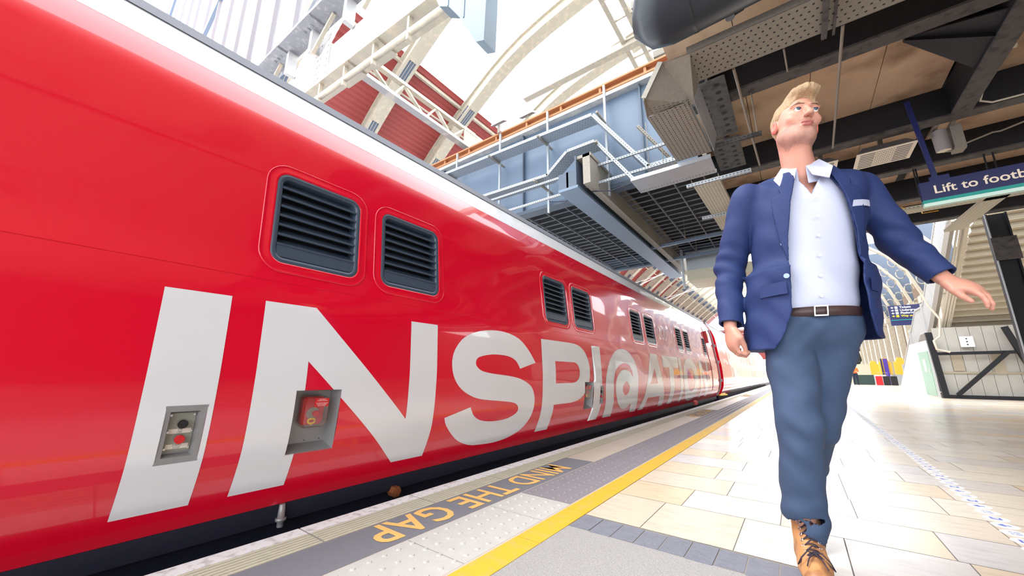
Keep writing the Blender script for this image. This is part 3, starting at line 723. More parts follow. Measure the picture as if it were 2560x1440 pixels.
# ------------------------------------------------------------------ CANOPY
b = MB()
for (x0, x1) in ((-.9, 2.28), (2.46, 14)):
    ysq = [-4, -1.8, .3, 2.6, 5.25, 7.7, 9.42, 11.2, 13.2]
    for ya, yb in zip(ysq[:-1], ysq[1:]):
        for k in range(4 if x1 < 5 else 8):
            n_ = 4 if x1 < 5 else 8; xa = x0+(x1-x0)*k/n_; xb = x0+(x1-x0)*(k+1)/n_
            b.box((xa+.004, ya, 4.95), (xb-.004, yb, 5.05))
struct(b.build('ceiling', M['soffit']))
b = MB(); b.box((-.9, -4, 5.045), (14, 13.2, 5.10)); struct(b.build('trim_14', M['deck']))
names = ['frontmost', 'second', 'third', 'fourth', 'fifth', 'last and farthest']
for k, y in enumerate((2.7, 5.30, 7.72, 9.42, 11.2, 13.1)):
    t = thing('roof_beam', '%s black riveted crosswise steel beam under the buff canopy ceiling' % names[k], 'roof beam', (5, y, 4.48))
    b = MB(); b.box((-.9, y-.012, 4.5), (14, y+.012, 4.95)); b.build('web', M['beam'], t)
    b = MB(); b.box((-.9, y-.02, 4.47), (14, y+.19, 4.50)); b.build('flange', M['beamflange'], t)
t = thing('roof_beam', 'long dark beam running lengthwise under the canopy, right of the walking man', 'roof beam', (2.37, 5, 4.46))
b = MB(); b.box((2.30, 2.75, 4.48), (2.33, 7.70, 4.95)); b.box((2.43, 2.75, 4.48), (2.455, 7.70, 4.95)); b.build('web', M['beam'], t)
b = MB(); b.box((2.27, 2.75, 4.44), (2.48, 7.70, 4.468)); b.build('flange', M['beamflange'], t)
b = MB(); b.prism([(2.30, 5.75, 4.56), (2.30, 6.75, 4.56), (1.62, 6.18, 4.90), (1.62, 6.10, 4.90)], (0, 0, .015)); b.prism([(2.30, 6.1, 4.50), (1.62, 6.1, 4.86), (1.62, 6.1, 4.93), (2.30, 6.1, 4.93)], (0, .02, 0)); b.build('gusset', M['beam'], t)
# conduit along the lengthwise beam
b = MB(); b.tube([(2.50, 3, 4.50), (2.50, 7.3, 4.50), (2.52, 7.5, 4.47), (2.66, 7.62, 4.46), (4.2, 7.66, 4.46)], .013, 8)
for y in (3.4, 4.9, 6.4): b.box((2.46, y-.02, 4.47), (2.53, y+.02, 4.50))
tag(b.build('conduit', M['conduit']), 'thin cream conduit clipped along the lengthwise dark beam', 'conduit')
b = MB(); b.tube([(2.45, 8.9, 4.42), (2.9, 8.55, 4.42), (3.0, 8.62, 4.44), (3.4, 8.25, 4.42), (4.0, 7.95, 4.42)], .014, 8)
tag(b.build('conduit', M['rod']), 'kinked thin pipe crossing the ceiling above the blue lift sign', 'conduit')
# dusty perforated tray across the top right
tag(tray('cable_tray', [(-.53,3.84,4.10),(3.6,3.95,4.10)], (0,1,0), .50, .09, M['galv_dark'], pitch=.062, rows=6, hole=(.022, .022), round_=True, lipholes=False), 'wide dusty perforated tray running crosswise at the top right', 'cable tray')
b = MB(); b.bar((.645, 3.80, 4.07), (.645, 4.42, 4.07), .045, .03); b.bar((.72, 3.80, 4.07), (.72, 4.42, 4.07), .02, .02)
tag(b.build('tray_hanger', M['beamflange']), 'dark channel hanger gripping the wide dusty tray from below', 'bracket')
b = MB(); b.prism([(-.84,3.83,4.10),(-.52,3.84,4.10),(-.52,4.34,4.10),(-.57,4.36,3.80),(-1.07,4.20,3.80),(-1.02,3.90,3.80)], (0, 0, .004))
b = MB(); A_=[(-.80,3.82,4.12),(-.50,3.84,4.10),(-.50,4.34,4.10),(-.58,4.33,3.82),(-1.09,4.20,3.80),(-1.03,3.88,3.80)]
b.add(A_+[(x, y, z+.006) for x, y, z in A_], [(0,1,2,3),(0,3,4,5),(9,8,7,6),(11,10,9,6),(0,5,11,6),(5,4,10,11),(4,3,9,10),(3,2,8,9),(2,1,7,8),(1,0,6,7)])
b.bar((-.80,3.82,4.14), (-1.03,3.88,3.82), .01, .07); b.bar((-1.03,3.88,3.82), (-1.09,4.20,3.82), .01, .07)
b.cur = 1
for i in range(9):
    for r in range(3):
        o = Vector((-.62-.05*i, 4.27-.045*r-.014*i, 3.797)); b.poly([o+Vector(q) for q in ((-.012,-.004,0),(.012,-.004,0),(.012,.004,0),(-.012,.004,0))])
tag(b.build('tray_elbow', [M['galv_dark'], M['hole']], recalc=False), 'plain grey sloping tray elbow at the left end of the dusty tray', 'tray elbow')
tag(tray('cable_tray', [(-1.10,4.22,3.80),(-1.05,5.48,3.80)], (1,0,0), .47, .08, M['galv_dark'], pitch=.045, rows=9, hole=(.020, .009)), 'lengthwise perforated tray hanging above the platform edge', 'cable tray')
b = MB(); b.box((-1.75, 5.47, 3.70), (-.60, 5.95, 3.706)); b.box((-1.75, 5.46, 3.70), (-.60, 5.47, 3.76)); b.box((-1.75, 5.95, 3.70), (-.60, 5.96, 3.76))
b.cur = 1
for i in range(24):
    for r in range(2): o = Vector((-1.72+.047*i, 5.90-.03*r, 3.6985)); b.poly([o+Vector(q) for q in ((-.012,-.004,0),(.012,-.004,0),(.012,.004,0),(-.012,.004,0))])
tag(b.build('cable_tray', [M['galv'], M['hole']], recalc=False), 'flat pale tray section joining the footbridge trays to the canopy trays', 'cable tray')
tag(tray('cable_tray', [(-1.02,6.30,3.80),(-.95,8.9,3.80)], (1,0,0), .40, .06, M['coping'], pitch=.05, rows=8, hole=(.020, .009)), 'tan perforated tray beside the walking man\'s shoulder', 'cable tray')
# twin row punched plates
for k, (y0, y1) in enumerate(((4.80, 6.20), (6.30, 7.35))):
    b = MB(); b.box((-.68, y0, 4.40), (-.27, y1, 4.42)); b.box((-.49, y0, 4.42), (-.46, y1, 4.948)); b.cur = 1
    y = y0+.12
    while y < y1-.08:
        for x in (-.57, -.38): b.disc((x, y, 4.3985), (0, 0, -1), .036, 14)
        y += .165
    tag(b.build('punched_plate', [M['beamflange'], M['hole']], recalc=False), '%s dark steel plate with two rows of round holes under the canopy edge' % ('nearer' if k == 0 else 'farther'), 'plate')
strut((-.62, 5.5, 3.88), (.02, 5.5, 3.86), .05, 'beamflange', 'dark short strut below the two punched plates')
b = MB(); b.tube([(-.03,5.47,3.88),(-.03,5.45,4.48)], .009, 6); tag(b.build('hanger_rod', M['rod']), 'short rod holding the dark strut end up to the second crosswise beam', 'rod')
strut((-1.10, 6.33, 3.775), (-.18, 6.33, 3.775), .05, 'galv', 'bright galvanised strut under the tan tray beside the man')
strut((-1.15, 7.9, 3.774), (-.3, 7.9, 3.774), .05, 'galv', 'farther galvanised strut under the tan tray')
strut((-2.9, 10.0, 4.05), (-1.0, 10.0, 4.10), .07, 'bridge', 'nearer grey hanging strut below the dark bridge grating', holes=False)
strut((-2.9, 11.4, 4.05), (-1.0, 11.4, 4.10), .07, 'bridge', 'farther grey hanging strut below the dark bridge grating', holes=False)
for k_, (x_, y_, z_) in enumerate(((-1.9,10.0,4.08),(-1.9,11.4,4.08))):
    b = MB(); b.tube([(x_, y_, z_), (x_, y_, 4.70)], .01, 6); tag(b.build('hanger_rod', M['rod']), ('nearer', 'farther')[k_] + ' thin rod holding a grey strut up to the footbridge deck', 'rod')
strut((-2.33, 11.5, 4.33), (-2.33, 11.5, 3.15), .06, 'galv', 'vertical slotted post hanging under the footbridge end', up=(0, 1, 0))
b = MB(); b.prism([(-.58,4.30,3.83),(-.52,4.32,4.08),(-.50,5.46,4.02),(-.56,5.48,3.80)], (.008, 0, 0)); tag(b.build('tray_side_plate', M['galv']), 'bright side plate along the lengthwise perforated tray', 'plate')
for k, (p, q, r, lab) in enumerate((((-.15,4.42,4.14), (-.08,7.6,4.44), .016, 'pale conduit rod slanting behind the man from the dusty tray, left one'),
                                   ((.80,4.40,4.12), (.95,7.7,4.45), .015, 'pale conduit rod slanting from the dusty tray, right of the man\'s head'),
                                   ((.32,4.42,4.14), (.38,5.3,4.48), .010, 'short thin rod between dusty tray and second crosswise beam'),
                                   ((-1.62,6.1,4.24), (-1.62,6.1,5.1), .006, 'left thin threaded rod holding the bent tray end'),
                                   ((-1.38,6.1,4.24), (-1.38,6.1,5.0), .006, 'right thin threaded rod holding the bent tray end'))):
    b = MB(); b.tube([p, q], r, 8); tag(b.build('hanger_rod', M['rod']), lab, 'rod')
strut((-1.75, 6.05, 5.05), (-1.2, 6.35, 4.2), .045, 'galv_dark', 'slanting grey angle brace by the bent tray end')
# black sheet duct with valve pipe
t = thing('sheet_duct', 'black sheet-wrapped duct with a rounded end at the canopy edge, top right', 'duct', (1, 3.4, 4.3))
b = MB(); b.tube([(-.90,3.36,4.48),(-.86,3.37,4.46),(-.78,3.38,4.44),(-.62,3.38,4.44),(.2,3.36,4.46),(3.5,3.36,4.48)], [.08,.26,.38,.42,.43,.43], 20); b.build('duct_skin', M['wrap'], t)
for x_ in (-.40, .9): b = MB(); b.tube([(x_,3.37,4.46),(x_+.03,3.37,4.46)], .44, 20); b.build('duct_band', M['wrap'], t)
t = thing('drain_valve', 'small pipe valve with red tag under the black duct', 'valve', (-.1, 3.95, 4.45))
b = MB(); b.tube([(1.1,3.98,4.5),(.1,3.95,4.48),(.0,3.95,4.48)], .022, 10); b.tube([(.02,3.95,4.48),(-.08,3.95,4.46)], .05, 12); b.build('pipe', M['beamflange'], t)
b = MB(); b.tube([(-.10,3.95,4.50),(-.10,3.95,4.40)], .045, 12); b.tube([(-.18,3.92,4.46),(-.10,3.92,4.46)], .03, 10); b.build('valve_body', M['galv'], t)
b = MB(); b.prism([(-.08,3.90,4.42),(-.03,3.90,4.42),(-.055,3.90,4.47)], (0,-.004,0)); b.build('red_tag', M['redplastic'], t)
b = MB(); b.tube([(-.20,3.7,4.5),(-.17,3.93,4.45)], .012, 8); b.build('tail_pipe', M['rod'], t)
# luminaires, camera housing, lift sign
def lum(x0, x1, y0, y1, z, lab):
    t = thing('canopy_light', lab, 'light fitting', ((x0+x1)/2, (y0+y1)/2, z))
    b = MB(); vs = [(x0,y0,z),(x1,y0,z),(x1,y1,z),(x0,y1,z),(x0+.1,y0+.12,z+.14),(x1-.1,y0+.12,z+.14),(x1-.1,y1-.12,z+.14),(x0+.1,y1-.12,z+.14)]
    b.add(vs, [(0,1,5,4),(1,2,6,5),(2,3,7,6),(3,0,4,7),(4,5,6,7)]); b.build('housing', M['lampbody'], t)
    b = MB(); b.box((x0, y0, z-.012), (x1, y1, z)); b.build('diffuser', M['lampwhite'], t)
    b = MB(); n = 8
    for k in range(n):
        yy = y0+.06+(y1-y0-.12)*k/(n-1); b.box((x0+.05, yy-.012, z-.016), (x0+.05+(x1-x0)*.26, yy+.012, z-.012)); b.box((x1-.05-(x1-x0)*.26, yy-.012, z-.016), (x1-.05, yy+.012, z-.012))
        for i in range(8): b.disc((x0+(x1-x0)*(.36+.04*i), yy, z-.014), (0, 0, -1), .012, 6)
    b.build('louvre_grille', M['lampbody'], t)
    b = MB(); b.bar(((x0+x1)/2, (y0+y1)/2, z+.12), ((x0+x1)/2, (y0+y1)/2, 4.95), .06, .06, (0, 1, 0)); b.build('suspension', M['galv_dark'], t)
lum(1.26, 1.98, 7.98, 8.58, 4.34, 'flat rectangular ceiling light with slotted cream face, right of the man\'s shoulder')
lum(.62, 1.02, 7.98, 8.45, 4.34, 'small cream ceiling light half hidden behind the man\'s collar')
t = thing('camera_housing', 'grey cylindrical camera can on a bracket above the lift sign', 'camera', (2.25, 8.15, 4.15))
b = MB(); b.tube([(2.24,8.12,4.46),(2.26,8.16,4.14)], .085, 20); b.build('can', M['camgrey'], t)
b = MB(); b.disc((2.26,8.16,4.137), (0,0.1,-1), .075, 20, .003); b.build('lens_glass', M['lampwhite'], t)
b = MB(); b.box((2.36, 8.1, 4.10), (2.48, 8.3, 4.50)); b.bar((2.38,8.2,4.45), (2.2,8.1,4.45), .06, .05); b.bar((2.30,8.2,4.15), (2.5,8.25,4.15), .05, .05); b.bar((2.2,7.9,4.50), (2.2,8.3,4.50), .05, .04); b.bar((2.38,7.9,4.50), (2.38,8.3,4.50), .05, .04); b.build('bracket', M['galv_dark'], t)
t = thing('hanging_sign', 'navy hanging platform sign with a teal stripe reading Lift to footbridge', 'sign', (2.7, 7.0, 2.91))
b = MB(); b.prism([(1.63,6.97,2.995),(1.63,7.03,2.995),(3.95,7.03,2.995),(3.95,6.97,2.995)], (0,0,.255)); b.build('board', M['signblue'], t)
b = MB(); b.box((1.632,6.968,2.95), (3.95,7.032,2.995)); b.build('stripe', M['signteal'], t)
b = MB(); b.box((1.634,6.966,2.905), (3.95,7.034,2.95)); b.build('stripe', M['signmint'], t)
textmesh('Lift to footbridge', .158, frame((1.745, 6.963, 3.068), (1, 0, 0), (0, 0, 1)), M['signtext'], 'sign_lettering', t, ext=.001, bold=.0022, sx=1.0)
b = MB(); b.bar((1.80,7.0,3.25), (1.72,7.0,4.5), .05, .03, (0,1,0)); b.box((1.74,6.98,3.24), (1.92,7.02,3.31)); b.build('hanger', M['signblue'], t)
b = MB(); b.bar((3.7,7.0,3.25), (3.7,7.0,4.5), .05, .03, (0,1,0)); b.build('hanger', M['signblue'], t)
for k, x in enumerate((2.10, 2.13, 2.95, 3.05)):
    b = MB(); b.tube([(x+.1, 9.5, 4.5), (x+.1, 9.5, 3.9-.1*(k % 2))], .012, 6); tag(b.build('drop_rod', M['beam']), ORD(k) + ' thin dark drop rod from the left, behind the lift sign', 'rod')
tag(tray('cable_tray', [(1.9,10.4,4.0),(5.2,10.4,4.0)], (0,1,0), .3, .06, M['coping'], pitch=.06, rows=4), 'tan perforated tray running crosswise behind the lift sign', 'cable tray')
tag(tray('cable_tray', [(3.3,9.8,4.0),(3.15,12.6,4.0)], (1,0,0), .3, .06, M['coping'], pitch=.06, rows=4), 'tan perforated tray running lengthwise behind the lift sign', 'cable tray')
b = MB(); b.tube([(1.9,10.2,4.1),(2.15,10.4,4.05),(2.4,10.5,4.06),(2.5,10.9,4.03),(2.75,11.0,4.06)], .012, 6); tag(b.build('loose_cable', mat('yellow_cable', (226,176,60), .5)), 'loose yellow cable drooping below the canopy trays', 'cable')
b = MB(); b.tube([(-3.6,6.05,4.1),(-3.2,6.0,3.98),(-2.85,6.0,4.12)], .011, 6); b.tube([(-2.65,6.0,4.02),(-2.3,6.0,3.93),(-1.7,6.0,3.97)], .011, 6); tag(b.build('loose_cable', M['chassis']), 'black cable sagging below the footbridge rails', 'cable')
t = thing('junction_cabinet', 'plain grey box hanging under the far end of the footbridge', 'cabinet', (-1.6, 12.2, 3.45))
b = MB(); b.box((-2.30,11.9,3.78), (-.96,12.9,4.36)); b.build('case', M['galv'], t); b = MB(); b.box((-2.30,11.85,3.47), (-.6,13.2,3.77)); b.build('lower_casing', M['coping'], t)
# ------------------------------------------------------------------ column and stair enclosure on the right
t = thing('iron_column', 'dark riveted steel column holding the canopy at the right edge', 'column', (4.25, 13.5, 0))
b = MB(); b.box((4.06,13.42,0), (4.09,13.62,4.5)); b.box((4.36,13.42,0), (4.39,13.62,4.5)); b.box((4.09,13.50,0), (4.36,13.54,4.5)); b.build('shaft', M['beam'], t)
b = MB(); b.box((4.03,13.38,3.35), (4.42,13.42,3.9))
for i in range(3):
    for j in range(2): b.disc((4.12+.2*j, 13.378, 3.45+.17*i), (0,-1,0), .02, 8, .01)
b.build('splice_plate', M['beamflange'], t)
b = MB(); b.box((4.04,13.39,0), (4.06,13.42,4.5)); b.build('bright_edge', M['galv'], t)
t = thing('conduit_bundle', 'cream pipe bending round beside the top of the dark column', 'conduit', (4.6, 13.2, 3.6))
b = MB(); b.tube([(6.5,12.2,4.3),(5.0,13.0,4.1),(4.75,13.1,4.0),(4.7,13.15,3.8),(4.72,13.15,3.7)], .035, 10); b.build('pipe', M['conduit'], t)
st = thing('staircase', 'cream footbridge staircase seen from below, white balustrade on its left side', 'staircase', (6, 22, 0))
SX0, SX1 = 4.25, 8.6
def sline(y):   # stair height along y, rising towards the camera
    if y > 26.8: return 0.
    if y > 22.4: return (26.8-y)*2.25/4.4
    if y > 21.2: return 2.25
    return 2.25 + (21.2-y)*3.15/5.0
nf = 18
for k in range(nf):
    y = 21.1 - k*5.0/nf; z = sline(y)
    b = MB(); b.box((SX0+.45, y-5.0/nf, z-.035), (SX1, y+.05, z+.02)); b.box((SX0+.45, y-5.0/nf-.015, z), (SX1, y-5.0/nf+.005, z+3.15/nf)); b.build('tread', M['cream'], st)
b = MB()
for k in range(12): y = 26.7-k*4.3/12; z = sline(y); b.box((SX0+.1, y-.36, z+.0), (SX1, y, z+.19))
b.box((SX0+.1, 21.1, 2.15), (SX1, 22.4, 2.25)); b.build('lower_flight', M['cream'], st)
def stringer(x, w_, ys_, dz, ht, name, m):
    b = MB()
    for y0, y1 in zip(ys_[:-1], ys_[1:]): b.bar((x, y0, sline(y0)+dz), (x, y1, sline(y1)+dz), w_, ht)
    return b.build(name, m, st)
YS = [26.8, 22.4, 21.2, 16.2]
stringer(SX0+.02, .09, YS, -.05, .34, 'stringer', M['galv_dark']); stringer(SX0+.32, .07, [21.2, 16.2], -.1, .3, 'stringer', M['cream'])
b = MB(); y = 26.7
while y > 16.2: b.bar((SX0, y, sline(y)+.12), (SX0, y, sline(y)+1.15), .022, .022, (0, 1, 0)); y -= .13
b.build('balusters', M['balustrade'], st)
stringer(SX0, .05, YS, 1.15, .06, 'handrail', M['balustrade']); stringer(SX0, .04, YS, .16, .05, 'lower_rail', M['balustrade'])
b = MB(); y = 24.8
for y in (26.7, 23.9, 21.2, 18.6, 16.4):
    b = MB(); b.bar((SX0-.02, y, sline(y)), (SX0-.02, y, sline(y)+1.25), .10, .07, (0, 1, 0))
    b.build('newel_post', M['balustrade'], st)
b = MB()
for k, r in enumerate((.03, .03, .03, .025)):
    x = SX0+.18+.07*k
    b.tube([(x, 16.0, sline(16.2)+.1), (x, 19.0, sline(19.0)-.25), (x, 20.4, sline(20.4)-.3), (x, 20.9, 1.9)], r, 8)
b.build('pipe_runs', M['conduit'], st)
en = thing('under_stair_store', 'boarded store under the staircase with dark steel frame', 'store', (6, 20, 0))
b = MB(); x = 4.05
while x < 9.2: b.box((x+.005, 19.80, 0.02), (x+.285, 19.84, 2.42)); x += .29
b.build('boarding', M['boards'], en)
b = MB()
for x, z0, z1 in ((4.05,.92,1.52),(4.95,.82,1.5),(5.75,1.58,2.4)): b.box((x+.3, 19.76, z0), (x+.55, 19.80, z1))
b.box((4.1,19.765,.83), (7.0,19.80,.89)); b.box((4.1,19.765,1.50), (9,19.80,1.56)); b.build('battens', M['cream'], en)
b = MB(); b.bar((3.98,19.6,0), (3.90,19.6,2.25), .16, .12, (0,1,0)); b.bar((3.95,19.6,.06), (9.2,19.6,.06), .1, .12); b.bar((3.95,19.6,1.50), (7.6,19.6,1.55), .1, .10)
b.bar((4.25,19.55,.12), (5.55,19.55,1.5), .1, .11); b.bar((6.15,19.58,.1), (5.65,19.58,2.35), .14, .12, (0,1,0)); b.build('steel_frame', M['beam'], en)
t = thing('side_cabinet', 'pale grey tall panel with a sage green door under the lower stair flight', 'panel', (4.0, 22, 0))
b = MB(); b.prism([(3.86,19.9,0.0),(3.86,26.4,0.0),(3.86,22.5,2.0),(3.86,19.9,2.0)], (.06,0,0)); b.build('side_panel', M['cabinetwhite'], t)
b = MB(); b.box((3.84,19.95,.05), (3.86,21.3,1.62)); b.build('door', M['green'], t)
b = MB(); b.box((3.83,20.5,.9), (3.84,20.75,1.35)); b.build('door_notice', M['white'], t)
b = MB(); b.box((3.83,20.1,.85), (3.84,20.14,1.05)); b.build('handle', M['chrome'], t)
t = thing('switch_box', 'small white switch box on the boarded store', 'switch box', (4.9, 19.7, 1.6))
b = MB(); b.box((4.64,19.66,1.72), (4.94,19.78,2.08)); b.build('case', M['white'], t)
b = MB()
for z in (1.8, 1.9, 2.0): b.disc((4.78,19.655,z), (0,-1,0), .022, 10, .004)
b.build('knobs', M['blackplastic'], t)
b = MB(); b.tube([(3.95,19.5,3.6),(4.05,19.5,3.2),(4.25,19.5,2.7),(4.15,19.5,2.1),(3.98,19.5,1.95),(4.0,19.5,1.65),(4.3,19.5,1.55)], .035, 8); tag(b.build('cable_loop', M['conduit']), 'white cable looping down beside the under-stair store', 'cable')
# round floor stickers
smark = [mat('blue_sticker_print', (88, 112, 206), .5), M['label'], mat('pale_blue_print', (150, 168, 214), .5)]
stw = mat('white_sticker_vinyl', (238, 240, 244), .45, var=.02)
protos = {}
def sticker_mesh(kind):
    b = MB(); b.disc((0,0,.0), (0,0,1), .047, 20, .0012); b.cur = 1; z = .0016
    if kind == 0:      # arrow
        b.poly([(-.006,-.020,z),(.006,-.020,z),(.006,.010,z),(-.006,.010,z)]); b.poly([(0,.026,z),(-.022,.004,z),(-.014,-.002,z),(0,.012,z)]); b.poly([(0,.026,z),(0,.012,z),(.014,-.002,z),(.022,.004,z)])
    elif kind == 1:    # square emblem
        b.poly([(-.020,-.020,z),(.020,-.020,z),(.020,.020,z),(-.020,.020,z)]); b.cur = 0; z = .0019; b.poly([(-.010,-.008,z),(.012,-.012,z),(.012,.012,z),(-.004,.010,z)])
    else:              # two small figures
        b.cur = 2
        for x in (-.014, .014): b.disc((x,.012,z), (0,0,1), .007, 8); b.poly([(x-.008,-.018,z),(x+.008,-.018,z),(x+.006,.003,z),(x-.006,.003,z)])
    return b
kinds = ['a blue arrow', 'a blue square emblem', 'two pale blue figures']
y = 2.70; k = 0; root = None
while y < 15:
    kd = k % 3; x = .705 + (y-2.7)*.018
    if kd not in protos:
        o = sticker_mesh(kd).build('floor_sticker', [stw, smark[0], smark[2]]); protos[kd] = o
    else:
        o = protos[kd].copy(); S.collection.objects.link(o)
    o.location = (x, y, .0004); o.rotation_euler = (0, 0, math.pi/2)
    tag(o, 'round white floor sticker with %s, %s from the camera' % (kinds[kd], ORD(k)), 'floor sticker', 'round floor stickers in a row')
    y += .118; k += 1

# ------------------------------------------------------------------ GANTRY, SCREEN and TRAINSHED ROOF on the left
ga = thing('white_gantry_girder', 'deep white riveted girder crossing at upper left over the train', 'girder', (-8, 3, 6.4))
def gz(x, z): return z - (x+7)*.085
def gbox(b, x0, x1, y0, y1, z0, z1):
    vs = [(x0,y0,gz(x0,z0)),(x1,y0,gz(x1,z0)),(x1,y1,gz(x1,z0)),(x0,y1,gz(x0,z0)),(x0,y0,gz(x0,z1)),(x1,y0,gz(x1,z1)),(x1,y1,gz(x1,z1)),(x0,y1,gz(x0,z1))]
    b.add(vs, [(0,3,2,1),(4,5,6,7),(0,1,5,4),(1,2,6,5),(2,3,7,6),(3,0,4,7)])
b = MB(); gbox(b, -16, -1.6, 3.0, 3.05, 6.72, 7.55); b.build('web', M['girderwhite'], ga)
b = MB(); gbox(b, -16, -1.6, 2.93, 3.35, 6.66, 6.72)
for x in (-12.5, -8.6, -6.6, -5.6, -3.2): gbox(b, x-.35, x+.35, 2.91, 3.37, 6.63, 6.66)
b.build('bottom_flange', M['ribwhite'], ga)
b = MB(); gbox(b, -16, -1.6, 2.55, 3.0, 8.12, 8.20)
for x in (-12, -9.3, -7.7, -6.0, -3.0): gbox(b, x-.3, x+.3, 2.53, 3.0, 8.08, 8.12)
b.build('top_flange', M['girdergrey'], ga)
for x in (-15,-13.4,-11.8,-10.4,-8.95,-7.75,-6.3,-4.8,-3.0):
    b = MB(); gbox(b, x-.06, x+.06, 2.78, 2.98, 7.5, 8.12); b.build('lattice_post', M['girderwhite'], ga)
for x in (-12.8,-9.8,-7.2,-5.2):
    b = MB(); b.bar((x-.5, 2.85, gz(x-.5, 7.5)), (x+.3, 2.85, gz(x+.3, 8.1)), .07, .07); b.build('lattice_diagonal', M['ribwhite'], ga)
for x in (-7.35, -10.6):
    b = MB(); gbox(b, x-.42, x+.16, 2.975, 3.0, 6.72, 7.9)
    for i in range(6):
        for dx in (-.34, -.22, .08): b.disc((x+dx, 2.974, gz(x, 6.9+i*.17)), (0,-1,0), .03, 8, .015)
    b.build('splice_plate', M['girderwhite'], ga)
b = MB()
for x0 in (-12.2, -9.3, -7.7, -6.0, -5.6, -3.2):
    for i in range(4): b.disc((x0-.24+.16*i, 2.72, gz(x0, 8.078)), (0,0,-1), .032, 8, .018); b.disc((x0-.24+.16*i, 3.2, gz(x0, 6.628)), (0,0,-1), .028, 8, .016)
b.build('rivets', M['girdergrey'], ga)
b = MB(); b.tube([(-16, 3.0, gz(-16, 6.35)), (-1.6, 3.0, gz(-1.6, 6.35))], .055, 10); b.build('service_pipe', M['ribwhite'], ga)
for x in (-13,-11.2,-9.6,-8.3,-7.4,-6.4,-5.4,-4.4,-3.4):
    b = MB(); b.bar((x, 3.0, gz(x, 6.2)), (x, 3.0, gz(x, 6.66)), .05, .08, (0,1,0)); b.build('pipe_bracket', M['ribwhite'], ga)
gs = thing('glazed_screen', 'tall glazed end screen of thin grey vertical bars above the white girder', 'glazed screen', (-18, 3.05, 8.3))
bx = [-8.12,-9.67,-11.44,-13.35,-15.19,-17.25,-19.6,-22.04,-25.15,-27.84,-31.1,-34.5,-39.9]
for x in bx:
    b = MB(); b.bar((x, 3.05, gz(x, 8.2)), (x, 3.05, 34), .10, .14, (0,1,0)); b.build('glazing_bar', M['barsgrey'], gs)
b = MB(); b.bar((-24.6,3.1,gz(-24.6, 8.2)+6), (-13.6,3.1,20.5), .45, .3, (0,1,0)); b.build('diagonal_brace', M['ironblue'], gs)
b = MB(); b.bar((-41,3.1,24), (-33,3.1,36), .5, .3, (0,1,0)); b.build('diagonal_brace', M['ironblue'], gs)
b = MB(); b.prism([(-7,3.08,gz(-7,8.2)),(-7,3.08,34),(-42,3.08,34),(-42,3.08,gz(-42,8.2))], (0,.01,0)); b.build('glass', M['glass'], gs)
# grey stepped fin at the top
t = thing('stepped_fin_plate', 'blurred pale blue-grey stepped metal fin hanging down at the top centre', 'metal fin', (-3.1, 3, 4.8))
pts = [(-3.80,6.9),(-3.71,6.3),(-3.57,5.99),(-3.36,5.84),(-3.13,5.50),(-2.93,5.13),(-2.80,4.88),(-2.66,4.82),(-2.64,5.5),(-2.66,6.9)]
pts = [(x*.93, .7+(z-.7)*.93) for x, z in pts]; pts[0] = (pts[0][0]-.3, 7.4); pts[-1] = (pts[-1][0], 7.4)
b = MB(); b.prism([(x, 2.70, z) for x, z in pts], (0, .22, 0)); b.build('fin', mat('slate_fin_paint', (84, 100, 112), .5), t)
b = MB(); b.box((-3.15,2.693,5.5), (-3.13,2.70,6.9)); b.box((-2.84,2.693,5.1), (-2.82,2.70,6.9)); b.build('folded_seam', M['bridge_dark'], t)
# arch
AR = [(-18.2,4.0),(-17.9,6.5),(-17.1,9.0),(-15.2,11.75),(-12.0,14.35),(-8.5,16.3),(-3.5,17.3)]
def arch_pts(n=4):
    out = []; P = [AR[0]] + AR + [AR[-1]]
    for i in range(len(AR)-1):
        p0, p1, p2, p3 = P[i], P[i+1], P[i+2], P[i+3]
        for k in range(n):
            t = k/n; out.append(tuple(.5*((2*p1[d]) + (-p0[d]+p2[d])*t + (2*p0[d]-5*p1[d]+4*p2[d]-p3[d])*t*t + (-p0[d]+3*p1[d]-3*p2[d]+p3[d])*t**3) for d in (0, 1)))
    out.append(AR[-1]); return out
AP = arch_pts(); KR = 16   # index where the red sheet stops
# corrugated red sheet (ridges along the hall)
def corrugated(y0, y1):
    b = MB(); pts = []
    seg_ = AP[:KR+1]
    for i in range(len(seg_)-1):
        (xa, za), (xb, zb) = seg_[i], seg_[i+1]; L = math.hypot(xb-xa, zb-za); n = max(1, int(L/.11)); nx, nz = (zb-za)/L, -(xb-xa)/L
        for k in range(n):
            t = k/n; h = .035 if k % 2 else 0; pts.append((xa+(xb-xa)*t - nx*h*0 + nx*h, za+(zb-za)*t + nz*h))
    pts.append(seg_[-1]); n = len(pts)
    vs = [(x, y, z) for y in (y0, y1) for x, z in pts]
    b.add(vs, [(j, j+1, n+j+1, n+j) for j in range(n-1)])
    return b.build('wall_left', M['redsheet'])
struct(corrugated(5.5, 95))
b = MB(); gl = AP[KR:]; n = len(gl)
b.add([(x, y, z+.1) for y in (3.3, 95) for x, z in gl], [(j, j+1, n+j+1, n+j) for j in range(n-1)])
struct(b.build('window_1', M['glass']))
b = MB(); y = 21.6
while y < 60:
    for (xa, za), (xb, zb) in zip(gl[:-1], gl[1:]): b.bar((xa, y, za), (xb, y, zb), .035, .08)
    y += .75
struct(b.build('trim_15', M['balustrade']))
